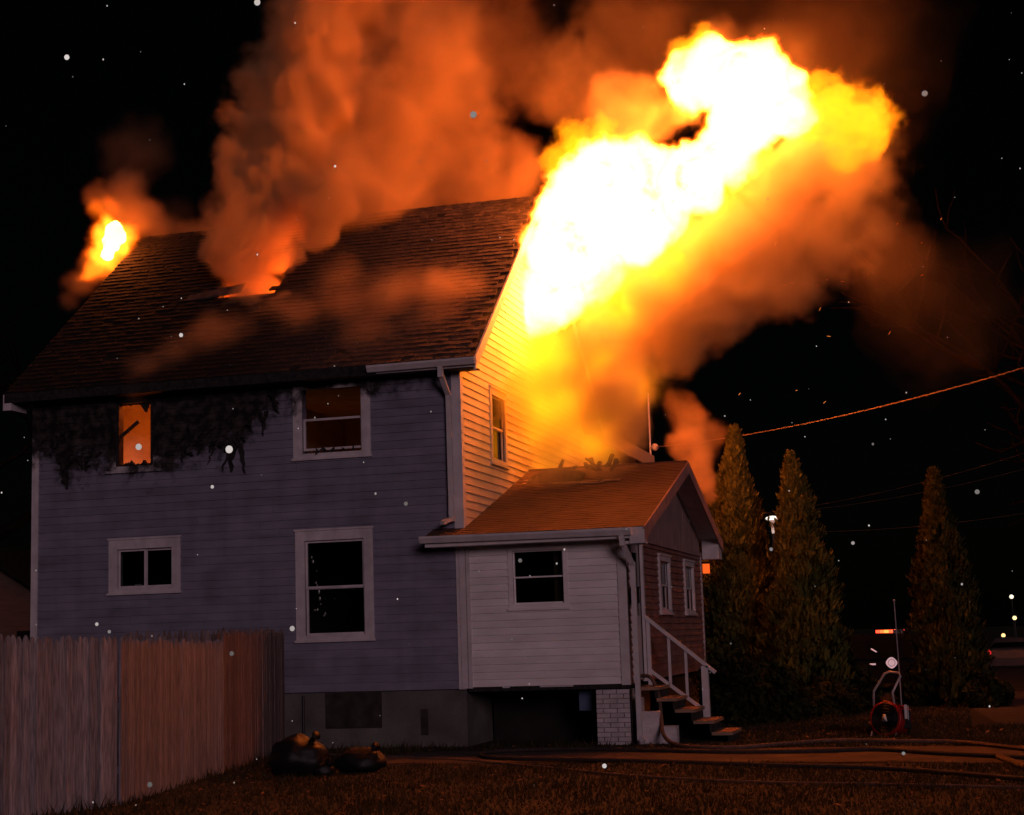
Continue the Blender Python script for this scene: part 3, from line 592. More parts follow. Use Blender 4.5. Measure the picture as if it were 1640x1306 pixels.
# crawl space, brick pier, sill beam, blue sheet
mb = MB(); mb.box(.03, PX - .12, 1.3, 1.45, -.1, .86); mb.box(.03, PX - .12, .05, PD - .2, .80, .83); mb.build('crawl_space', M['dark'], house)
mb = MB(); mb.box(0.02, PX + .02, .01, .12, .80, .872); mb.build('sill_beam', M['char'], house)
for x0, x1 in ((.55, .66), (1.12, 1.62)):
    mb = MB(); mb.box(x0, x1, -.02, .008, .845, .873); mb.build('sill_patch', M['trim_clean'], house)
mb = MB(); mb.box(1.62, 1.84, .34, .36, .48, .83)
M['blue'] = surf('blue_plastic_sheet', (.05, .09, .16), (.09, .14, .22), 6, .6); mb.build('plastic_sheet', M['blue'], house)
pier = empty_part('brick_pier', house, (2.2, .2, 0))
mb = MB(); mb.box(1.965, 2.445, .012, .43, -.05, .775); mb.build('mortar_core', M['brick_joint'], pier)
k = 0; z = -.02
while z < .74:
    x = 1.955 - (k % 2) * .10
    while x < 2.44:
        a, b2 = max(x, 1.955), min(x + .20, 2.455)
        if b2 - a > .03:
            mb = MB(); j = rnd.uniform(-.004, .004); mb.box(a, b2 - .010, .0 + j, .1, z, z + .058); mb.build('brick', M['brick'], pier)
        x += .205
    y = .115 - .0
    while y < .40:
        mb = MB(); mb.box(2.40, 2.455 + rnd.uniform(-.003, .003), y, min(y + .19, .44), z, z + .058); mb.build('brick', M['brick'], pier); y += .2
    z += .068; k += 1

# front steps with a rail
st = empty_part('steps', house, (3.0, .8, 0))
SY0, SY1 = .28, 1.32
rise, run, sx0 = .165, .26, PX + .06
for i in range(5):
    zt = .80 - i * rise; x0 = sx0 + (0 if i == 0 else .30 + (i - 1) * run); x1 = sx0 + .30 + i * run
    mb = MB(); mb.box(x0 - .02, x1 + .02, SY0, SY1, zt - .045, zt); mb.build('tread', M['step'], st)
    mb = MB(); mb.box(x1 - .05, x1 - .02, SY0 + .03, SY1 - .03, max(zt - rise, 0), zt - .046); mb.build('riser', M['patch'], st)
mb = MB(); mb.add([(sx0, SY1 - .05, 0), (sx0 + 1.35, SY1 - .05, 0), (sx0, SY1 - .05, .75), (sx0, SY1, 0), (sx0 + 1.35, SY1, 0), (sx0, SY1, .75)], [(0, 1, 2), (5, 4, 3), (0, 2, 5, 3), (1, 4, 5, 2)]); mb.build('stringer', M['patch'], st)
mb = MB(); mb.box(PX + .06, 2.85, .06, .27, 0, .46); mb.box(2.85, 3.10, .062, .268, 0, .25); mb.build('cheek_wall', M['brick'], st)
mb = MB(); mb.box(PX + .055, PX + .16, .08, .26, .46, .66); mb.build('cheek_wall', M['brick'], st)
rl = empty_part('railing', house, (3.0, 1.25, .8)); RY = 1.25
ra = [(2.49, 1.83), (3.53, .96)]; rb2 = [(2.52, 1.03), (3.34, .40)]
lerp = lambda p, q, x: p[1] + (q[1] - p[1]) * (x - p[0]) / (q[0] - p[0])
mb = MB(); mb.beam((ra[0][0], RY, ra[0][1]), (ra[1][0], RY, ra[1][1]), .09, .05); mb.build('top_rail', M['trim_clean'], rl)
mb = MB(); mb.beam((rb2[0][0], RY, rb2[0][1]), (rb2[1][0], RY, rb2[1][1]), .04, .05); mb.build('bottom_rail', M['trim_clean'], rl)
for x in (2.84, 3.09): mb = MB(); mb.box(x - .02, x + .02, RY - .02, RY + .02, lerp(*rb2, x) + .02, lerp(*ra, x) - .02); mb.build('baluster', M['trim_clean'], rl)
mb = MB(); mb.box(3.32, 3.42, RY - .045, RY + .045, .30, lerp(*ra, 3.37) - .03); mb.build('post', M['trim_clean'], rl)
mb = MB(); mb.box(2.505, 2.56, RY - .03, RY + .03, .80, lerp(*ra, 2.53) - .02); mb.build('post', M['trim_clean'], rl)
mb = MB(); mb.box(3.325, 3.415, RY - .04, RY + .04, .0, .299); mb.build('post', M['patch'], rl)
# back porch lantern
lan = MB(); q = at(1131, 911, 7.7); lan.box(q.x - .06, q.x + .06, q.y - .06, q.y + .06, q.z - .09, q.z + .09)
lt = empty('wall_lantern', (q.x, q.y, q.z - .1), 'small lantern glowing orange at the back corner of the porch', 'lantern')
lan.build('lantern_glass', glow('lantern_flame_glass', (1., .12, .015), 1.1), lt)
mb = MB(); mb.box(q.x - .08, q.x + .08, q.y - .08, q.y + .08, q.z + .09, q.z + .12); mb.beam((PX - .1, PD + .02, q.z + .105), (q.x, q.y, q.z + .105), .03, .03); mb.build('bracket', M['black'], lt)

# ------------------------------------------------------------------ stockade fence
def fence(name, pts, hts, label, mat, group, lean=0, pw=.078, z0=-.12):
    root = empty(name, (pts[0][0], pts[0][1], 0), label, 'fence', group)
    A, B = Vector(pts[0]), Vector(pts[1]); d = (B - A); ln = d.length; d.normalize(); nrm = Vector((d.y, -d.x)) if (d.y * 1 - d.x * 0) > 0 else Vector((-d.y, d.x))
    n = int(ln / pw)
    for i in range(n):
        u = (i + .5) * ln / n; c = A + d * u; h = hts[0] + (hts[1] - hts[0]) * u / ln + rnd.uniform(-.03, .028); w = pw * .47; t = .011 + rnd.uniform(0, .004); o = rnd.uniform(-.006, .006)
        mb = MB(); ti = rnd.uniform(-.006, .006)
        F = lambda a, bb, z: (c.x + d.x * (a + ti * z) + nrm.x * (bb + o), c.y + d.y * (a + ti * z) + nrm.y * (bb + o), z)
        prof_ = [(-w, z0), (w, z0), (w, h - .10), (w * .55, h - .03), (.0, h), (-w * .55, h - .03), (-w, h - .10)]
        mb.add([F(a, t, z) for a, z in prof_] + [F(a, -t, z) for a, z in prof_], [tuple(range(7)), tuple(range(13, 6, -1))] + [(i2, 7 + i2, 7 + (i2 + 1) % 7, (i2 + 1) % 7) for i2 in range(7)])
        mb.build('picket', mat, root)
    for z in (.35, 1.0, 1.5):
        mb = MB(); mb.beam((A.x - nrm.x * .04, A.y - nrm.y * .04, z), (B.x - nrm.x * .04, B.y - nrm.y * .04, z), .04, .07); mb.build('rail', mat, root)
    for P_ in (A, B):
        mb = MB(); c = P_ - nrm * .09; mb.box(c.x - .045, c.x + .045, c.y - .045, c.y + .045, -.1, min(hts) - .03); mb.build('post', mat, root)
F0, F1, F2, F3 = (at(455, 1120, -.35).x, -.35), (-2.05, -4.0), (-1.41, -7.8), (-2.1, -10.2)
q0 = at(456, 1012, F0[1]).z; 
fence('stockade_fence', [F0, F1], (at(454, 1011, F0[1]).z, at(353, 1012, F1[1]).z), 'dark brown stockade fence panel nearest the house wall and the bags', M['fence_dark'], 'stockade fence panels along the yard')
fence('stockade_fence', [(F1[0] + .02, F1[1] - .05), F2], (at(350, 1028, F1[1]).z, at(193, 1021, F2[1]).z), 'middle stockade fence panel between the dark brown and grey panels', M['fence_mid'], 'stockade fence panels along the yard')
fence('stockade_fence', [(F2[0] - .02, F2[1] - .04), F3], (at(190, 1022, F2[1]).z, at(-20, 1013, F3[1]).z), 'grey weathered stockade fence panel running out of the picture', M['fence'], 'stockade fence panels along the yard')
B0, B1 = at(432, 1005, -.6), at(205, 1012, -1.6)
fence('stockade_fence', [(B0.x, B0.y), (B1.x, B1.y)], (B0.z, B1.z), 'shadowy stockade fence panel whose tips show behind the middle panel', M['fence_dark'], 'stockade fence panels along the yard')

# ------------------------------------------------------------------ bags, hoses, fan
def bag(x, y, rx, ry, rz, label, seed):
    r2 = random.Random(seed); mb = MB(); n, m = 28, 16; vs = []; fs = []
    for i in range(m + 1):
        t = -math.pi / 2 + math.pi * i / m
        for k in range(n):
            p = 2 * math.pi * k / n; v = Vector((math.cos(t) * math.cos(p), math.cos(t) * math.sin(p), math.sin(t)))
            f = 1 + .22 * mnoise.noise(v * 1.6 + Vector((seed, 0, 0))) + .10 * mnoise.noise(v * 4 + Vector((0, seed, 0))) + .04 * abs(mnoise.noise(v * 9))
            vs.append((x + v.x * rx * f, y + v.y * ry * f, max(.004, rz * .82 + v.z * rz * f)))
    for i in range(m):
        for k in range(n): fs.append((i * n + k, i * n + (k + 1) % n, (i + 1) * n + (k + 1) % n, (i + 1) * n + k))
    mb.add(vs, fs); root = empty('rubbish_bag', (x, y, 0), label, 'bag', 'black rubbish bags on the grass'); mb.build('sack', M['bag'], root, True)
    kn = MB(); kn.tube([(x + rx * .5, y, rz * 1.5), (x + rx * .62, y - .02, rz * 1.75), (x + rx * .75, y - .05, rz * 1.85)], [.05, .025, .06], 8); kn.build('knot', M['bag'], root, True)
g = at(462, 1245, -4.6); bag(-.80, -4.55, .36, .30, .26, 'largest black rubbish bag leaning beside the end of the fence', 1)
bag(-.12, -4.2, .30, .24, .17, 'low black rubbish bag on the grass right of the largest bag', 5)
bag(-.42, -4.65, .13, .12, .09, 'small black rubbish bag between the two larger ones', 9)

def hose(pts, r, mat, label, group='fire hoses lying by the walk', n=14):
    P = [Vector(p) for p in pts]; out = []
    for i in range(len(P) - 1):
        a, b_, c, d_ = P[max(i - 1, 0)], P[i], P[i + 1], P[min(i + 2, len(P) - 1)]
        for k in range(n):
            t = k / n; out.append(.5 * ((2 * b_) + (c - a) * t + (2 * a - 5 * b_ + 4 * c - d_) * t * t + (3 * b_ - a - 3 * c + d_) * t ** 3))
    out.append(P[-1]); mb = MB(); mb.tube(out, r, 10); o = mb.build('fire_hose', mat, None, True); tag(o, label, 'fire hose', group); return o
gp = lambda px, py, z=.04: (lambda d: CAM + d * ((z - CAM.z) / d.z))(FW + RT * ((px - 820) / FPX) - UP * ((py - 653) / FPX))
hose([(2.2, .82, .93), (2.46, .78, .95), (2.66, .62, .92), (2.80, .42, .66), (2.86, .20, .38), (2.98, -.25, .12), gp(1095, 1195), gp(1180, 1197), gp(1260, 1191), gp(1340, 1186), gp(1440, 1187), gp(1540, 1189), gp(1660, 1202)], .028, M['hose'], 'tan fire hose running out of the door and down the steps')
hose([gp(770, 1208), gp(800, 1203), gp(900, 1200), gp(1020, 1201), gp(1150, 1204), gp(1300, 1203), gp(1400, 1200), gp(1500, 1206), gp(1660, 1214)], .027, M['hose_dark'], 'dark fire hose lying straight along the far edge of the walk')
hose([gp(770, 1208), gp(775, 1212), gp(830, 1215), gp(960, 1217), gp(1100, 1221), gp(1250, 1226), gp(1400, 1230), gp(1520, 1238), gp(1660, 1250)], .027, M['hose_dark'], 'dark fire hose along the near edge of the walk')
hose([gp(500, 1208, .02), gp(620, 1212, .02), gp(740, 1218, .02), gp(860, 1228, .02), gp(980, 1240, .02), gp(1100, 1248, .02), gp(1250, 1254, .02), gp(1400, 1256, .02), gp(1660, 1262, .02)], .016, M['hose'], 'thin pale line of hose crossing the grass below the foundation', n=10)
hose([gp(1600, 1212), gp(1620, 1220), gp(1660, 1235)], .04, M['hose'], 'short pale hose end lying on the walk at the picture edge')

# ventilation fan
fc = at(1420, 1154, 1.0); fx, fy, fz = fc.x - .08, 1.0, fc.z
fan = empty('ventilation_fan', (fx, fy, 0), 'red round ventilation fan with a tube handle standing on the grass', 'fan')
ax = Vector((-.46, -.87, .17)).normalized(); c0 = Vector((fx, fy, .27))
mb = MB(); mb.lathe([(.235, 0), (.25, .0), (.255, .015), (.25, .03), (.244, .05), (.240, .36), (.20, .40), (.20, .395), (.225, .34), (.225, .03), (.235, 0)], c0 - ax * .12, ax * -1, 28); mb.build('shroud', M['red'], fan, True)
mb = MB()
for rr in (.06, .10, .14, .18, .215):
    mb.lathe([(rr, 0), (rr + .004, .003), (rr, .006), (rr - .004, .003), (rr, 0)], c0 - ax * .118, ax, 28)
a_ = ax.orthogonal().normalized(); b_ = ax.cross(a_)
for k in range(8):
    t = k * math.pi / 4; v = a_ * math.cos(t) + b_ * math.sin(t); mb.beam(c0 - ax * .115 + v * .05, c0 - ax * .115 + v * .228, .006, .006, ax)
mb.build('guard_grille', M['black'], fan)
mb = MB(); mb.lathe([(0, 0), (.222, 0), (.222, .01), (0, .01)], c0 - ax * .48, ax, 24); mb.build('motor_plate', M['black'], fan)
for k in range(5):
    t = k * 2 * math.pi / 5; v = a_ * math.cos(t) + b_ * math.sin(t); w2 = ax.cross(v); mb = MB()
    mb.hexa([c0 - ax * .2 + v * .05 - w2 * .03, c0 - ax * .16 + v * .05 + w2 * .03, c0 - ax * .155 + v * .05 + w2 * .03, c0 - ax * .195 + v * .05 - w2 * .03], [c0 - ax * .22 + v * .215 - w2 * .06, c0 - ax * .15 + v * .215 + w2 * .06, c0 - ax * .145 + v * .215 + w2 * .06, c0 - ax * .215 + v * .215 - w2 * .06]); mb.build('blade', M['black'], fan)
mb = MB(); mb.lathe([(.0, 0), (.058, 0), (.058, .008), (0, .008)], c0 - ax * .106, ax, 16); mb.build('hub_disc', M['black'], fan)
u_ = (Vector((0, 0, 1)) - ax * ax.z).normalized(); s_ = u_.cross(ax)
pq = c0 - ax * .096
lg = MB(); E3 = lambda a, b2, h=0: pq + s_ * a + u_ * b2 + ax * h
lg.add([E3(-.05, -.045), E3(.05, -.045), E3(.022, .055), E3(-.022, .055), E3(0, -.005, .022)], [(0, 1, 4), (1, 2, 4), (2, 3, 4), (3, 0, 4), (3, 2, 1, 0)]); lg.build('badge', M['reflector'], fan)
lg = MB(); E4 = lambda a, b2: pq + s_ * a + u_ * b2 + ax * .024
lg.add([E4(-.014, -.012), E4(.014, -.012), E4(0, .016)], [(0, 1, 2)]); lg.add([E4(-.03, -.03), E4(.03, -.03), E4(.03, -.022), E4(-.03, -.022)], [(0, 1, 2, 3)]); lg.build('badge_mark', M['black'], fan)
hx = Vector((.86, -.42, 0)).normalized()
mb = MB(); hp = [c0 - hx * .22 - ax * .2 + Vector((0, 0, .18)), c0 - hx * .20 - ax * .2 + Vector((0, 0, .40)), c0 - hx * .05 - ax * .28 + Vector((0, 0, .66)), c0 + hx * .02 - ax * .3 + Vector((0, 0, .69)), c0 + hx * .17 - ax * .3 + Vector((0, 0, .67)), c0 + hx * .2 - ax * .28 + Vector((0, 0, .62)), c0 + hx * .10 - ax * .2 + Vector((0, 0, .38)), c0 + hx * .12 - ax * .2 + Vector((0, 0, .18))]
mb.tube(hp, .018, 8); mb.build('handle', M['metal'], fan, True)
mb = MB(); mb.box(fx + .18, fx + .42, fy + .12, fy + .46, .10, .36); mb.build('engine_block', M['black'], fan)
mb = MB(); mb.box(fx + .383, fx + .39, fy + .1, fy + .2, .22, .42); mb.box(fx + .335, fx + .375, fy + .05, fy + .095, .24, .44); mb.build('reflective_strip', M['reflector'], fan)
for sx in (-.2, .34):
    mb = MB(); mb.lathe([(.0, 0), (.05, 0), (.09, .01), (.1, .03), (.09, .05), (.05, .06), (0, .06)], (fx + sx, fy + .3, .1), (1, .3, 0), 16); mb.build('wheel', M['black'], fan, True)
mb = MB(); mb.tube([(fx - .15, fy - .1, .02), (fx - .15, fy + .35, .06), (fx + .2, fy + .35, .06), (fx + .2, fy - .1, .02)], .014, 6); mb.build('skid', M['metal'], fan, True)

# marker rod
a = gp(1441, 1092, 0.0); a = at_depth(1441, 1086, 25.2); b2 = at_depth(1432, 964, 25.2)
mb = MB(); mb.tube([(a.x, a.y, 0), a, b2], .009, 6); mb.ball(b2 + Vector((0, 0, .02)), .02, .02, .02, 6, 5); tag(mb.build('marker_rod', M['metal']), 'thin pinkish marker rod standing behind the red fan', 'marker rod')

# ------------------------------------------------------------------ trees and shrubs
def arborvitae(x, y, h, rad, label, seed, nleaf=5200, lean=0., mat=M['cedar']):
    """an upright cedar: trunk, and a crown of many small upright sprays in ragged clumps"""
    r2 = np.random.RandomState(seed)
    root = empty('arborvitae_tree', (x, y, 0), label, 'tree', 'tall cedars beside the house')
    mb = MB(); mb.tube([(x, y, 0), (x + .02, y, h * .5), (x + lean, y, h * .93)], [.10, .06, .015], 8); mb.build('trunk', M['bark'], root)
    def prof(t):      # half width along the height
        return rad * np.where(t < .16, .80 + 1.25 * t, np.clip(1.0 * (1 - (t - .16) / .84) ** .72, 0, 1)) + .02
    nc = int(150 * h / 5); ct = r2.rand(nc) ** .9 * .97; ca = r2.rand(nc) * 2 * np.pi
    vs = []; n = nleaf; 
    t = np.clip(.02 + .98 * r2.rand(n) ** 1.25, 0, 1); th = r2.rand(n) * 2 * np.pi
    # clumps push the outline in and out
    lob = 1 + .11 * np.sin(th * 4 + t * 29 + seed) * np.sin(t * 53 + seed) + .12 * np.sin(th * 7 - t * 47) * np.sin(t * 71 + th) + .06 * np.sin(t * 97 + th * 3 + seed * 2)
    depth = 1 - .42 * r2.rand(n) ** 2.2
    tn = np.array([mnoise.noise(Vector((math.cos(a) * 1.5 + seed, math.sin(a) * 1.5, q * h * 1.6))) + .6 * mnoise.noise(Vector((math.cos(a) * 4, math.sin(a) * 4 + seed, q * h * 4.2))) for a, q in zip(th, t)])
    rr = prof(t) * (lob + .46 * tn) * depth * (.93 + .14 * r2.rand(n))
    hole = tn < -.42; rr = np.where(hole, rr * .55, rr)
    c = np.stack([x + rr * np.cos(th) + lean * t, y + rr * np.sin(th), .08 + t * h], 1)
    o = np.stack([np.cos(th), np.sin(th), np.zeros(n)], 1); tg = np.stack([-np.sin(th), np.cos(th), np.zeros(n)], 1)
    L_ = (.055 + .085 * r2.rand(n)) * (1 - .25 * t); W_ = L_ * (.28 + .2 * r2.rand(n))
    up_ = np.stack([np.zeros(n), np.zeros(n), np.ones(n)], 1) + o * (.15 + .55 * r2.rand(n))[:, None] + r2.randn(n, 3) * .22
    sd_ = tg + o * (r2.randn(n) * .7)[:, None] + r2.randn(n, 3) * .15
    sd_ /= np.linalg.norm(sd_, axis=1)[:, None]
    P = [c - sd_ * (W_ * .5)[:, None], c + sd_ * (W_ * .5)[:, None], c + up_ * (L_ * .6)[:, None] + sd_ * (W_ * .55)[:, None], c + up_ * L_[:, None], c + up_ * (L_ * .55)[:, None] - sd_ * (W_ * .6)[:, None]]
    V = np.stack(P, 1).reshape(-1, 3) - np.array([x, y, 0])
    me = bpy.data.meshes.new('crown'); F = np.arange(5 * n).reshape(n, 5); me.from_pydata(V.tolist(), [], F.tolist()); me.materials.append(mat)
    link('crown', me, root)
    return root
p1 = at_depth(1190, 1136, 31); arborvitae(p1.x, p1.y, 5.45, .74, 'tallest cedar tree rising just behind the porch corner', 3, 24000, .10)
p2 = at_depth(1299, 1145, 29.5); arborvitae(p2.x, p2.y, 4.75, .70, 'second tall cedar tree right of the lit street lamp', 5, 22000, -.12)
p0 = at_depth(1160, 1128, 33.5); arborvitae(p0.x, p0.y, 4.2, .62, 'shorter cedar tree half hidden between the porch eave and the tallest cedar', 8, 9000)
p3 = at_depth(1526, 1146, 30.5); arborvitae(p3.x, p3.y, 4.45, .66, 'slim cedar tree standing alone right of the red fan', 11, 18000, -.05, M['cedar_dimmed'])

def shrub(x, y, rx, rz, label, seed, n=2200, name='shrub'):
    r2 = np.random.RandomState(seed); root = empty(name, (x, y, 0), label, 'shrub', 'low dark shrubs under the cedars')
    mb = MB()
    for k in range(7): a = k * .9; mb.tube([(x, y, 0), (x + rx * .35 * math.cos(a), y + rx * .35 * math.sin(a), rz * .5), (x + rx * .7 * math.cos(a), y + rx * .7 * math.sin(a), rz * .9)], [.025, .015, .005], 5)
    mb.build('stem', M['bark'], root)
    d = r2.randn(n, 3); d /= np.linalg.norm(d, axis=1)[:, None]; d[:, 2] = np.abs(d[:, 2]); q = 1 - .5 * r2.rand(n) ** 2
    lob = 1 + .18 * np.sin(d[:, 0] * 7 + seed) * np.sin(d[:, 1] * 6) + .12 * np.sin(d[:, 2] * 9 + d[:, 0] * 5)
    c = d * (q * lob)[:, None] * np.array([rx, rx, rz])
    u = r2.randn(n, 3); u /= np.linalg.norm(u, axis=1)[:, None]; v = np.cross(u, r2.randn(n, 3)); v /= np.linalg.norm(v, axis=1)[:, None]; s_ = (.05 + .06 * r2.rand(n))[:, None]
    V = np.stack([c - u * s_, c + v * s_ * .5, c + u * s_, c - v * s_ * .5], 1).reshape(-1, 3); V[:, 2] = np.maximum(V[:, 2], .01)
    me = bpy.data.meshes.new('foliage'); me.from_pydata(V.tolist(), [], np.arange(4 * n).reshape(n, 4).tolist()); me.materials.append(M['shrub']); link('foliage', me, root)
shrub(3.35, 4.4, .62, 1.15, 'dark rounded shrub behind the stair railing against the porch', 1)
shrub(3.9, 5.3, .6, .95, 'dark shrub at the foot of the tallest cedar right of the railing', 2)
shrub(3.0, 6.9, .5, 1.2, 'narrow dark shrub against the porch wall under its second side window', 6)
shrub(4.75, 6.6, .55, .62, 'low dark shrub at the foot of the second cedar', 3)
q = at_depth(1362, 1135, 30); shrub(q.x, q.y, .55, .95, 'dark shrub between the second cedar and the black vehicle', 4)
q = at_depth(1572, 1140, 30); shrub(q.x, q.y, .5, .65, 'low dark shrub right of the lone slim cedar', 5)
q = at_depth(1470, 1135, 31); shrub(q.x, q.y, .45, .6, 'low dark shrub left of the lone slim cedar', 7)

M['twig'] = surf('dark_twig', (.005, .0035, .003), (.010, .007, .006), 9, .9, spec=.0)  # even near-black base colour for the bare trees
def bare_tree(base, h, label, seed, spread=1.0, aim=None, levels=5):
    r2 = random.Random(seed); root = empty('bare_tree', base, label, 'tree', 'leafless trees')
    tr = MB(); br = MB(); tw = MB()
    def grow(p, d, ln, r, lv):
        pts = [Vector(p)]; dd = Vector(d).normalized()
        for i in range(4):
            dd = (dd + Vector((r2.gauss(0, .16), r2.gauss(0, .16), r2.gauss(.03, .12))) * spread).normalized(); pts.append(pts[-1] + dd * ln / 4)
        (tr if lv == 0 else br if lv < 3 else tw).tube(pts, [r * (1 - .13 * i) for i in range(5)], 7 if lv < 2 else 4, False)
        if lv >= levels: return
        for k in range(3 if lv < 4 else 2):
            i = r2.choice((2, 3, 4)) if k else 4
            side = Vector((r2.gauss(0, 1), r2.gauss(0, 1), r2.gauss(.25, .5))).normalized()
            if aim is not None and lv < 3: side = (side + Vector(aim) * .8).normalized()
            grow(pts[i], (dd * .75 + side * .75), ln * r2.uniform(.6, .82), r * .58, lv + 1)
    grow(base, (0, 0, 1), h * .33, h * .022, 0)
    tr.build('trunk', M['twig'], root); br.build('branch', M['twig'], root)['kind'] = 'stuff'; tw.build('twig', M['twig'], root)['kind'] = 'stuff'
q = at_depth(1790, 1120, 33); bare_tree((q.x, q.y, 0), 12.5, 'large bare tree reaching in over the power lines', 4, 1.1, (-.9, -.1, .1))
q = at_depth(-90, 1120, 36); bare_tree((q.x, q.y, 0), 12.5, 'bare tree whose twigs show beside the burning gable end', 9, 1.0, (.5, 0, .2))

# ------------------------------------------------------------------ neighbour house, vehicles, lamps, lines
q = at_depth(-40, 1060, 47); hx_, hy_ = q.x, q.y
nb = empty('neighbour_house', (hx_, hy_, 0), 'dim brown gabled house seen beyond the left wall corner', 'house')
M['nb_wall'] = surf('brown_clapboard', (.11, .075, .06), (.16, .11, .09), 2, .9, stretch=(1, 1, 8))
mb = MB(); mb.box(hx_ - 3.4, hx_ + 3.4, hy_, hy_ + 7, 0, 2.6); mb.add([(hx_ - 3.4, hy_, 2.6), (hx_ + 3.4, hy_, 2.6), (hx_, hy_, 4.6), (hx_ - 3.4, hy_ + 7, 2.6), (hx_ + 3.4, hy_ + 7, 2.6), (hx_, hy_ + 7, 4.6)], [(0, 1, 2), (5, 4, 3)]); mb.build('wall', M['nb_wall'], nb)
mb = MB()
for s_ in (-1, 1): mb.hexa([(hx_ + s_ * 3.8, hy_ - .35, 2.37), (hx_ + s_ * 3.8, hy_ + 7.3, 2.37), (hx_, hy_ + 7.3, 4.62), (hx_, hy_ - .35, 4.62)], [(hx_ + s_ * 3.8, hy_ - .35, 2.5), (hx_ + s_ * 3.8, hy_ + 7.3, 2.5), (hx_, hy_ + 7.3, 4.75), (hx_, hy_ - .35, 4.75)])
mb.build('roof', M['shingle_field'], nb)
for wx in (1.9, -1.6):
    mb = MB(); mb.box(hx_ + wx - .5, hx_ + wx + .5, hy_ - .04, hy_ + .02, 1.0, 2.2); w_ = mb.build('window', M['black'], nb)
    mb = MB()
    for a, b2, c, d in ((-.58, -.5, .92, 2.28), (.5, .58, .92, 2.28), (-.5, .5, .92, 1.0), (-.5, .5, 2.2, 2.28)): mb.box(hx_ + wx + a, hx_ + wx + b2, hy_ - .06, hy_ + .01, c, d)
    mb.build('frame', M['nb_wall'], w_)

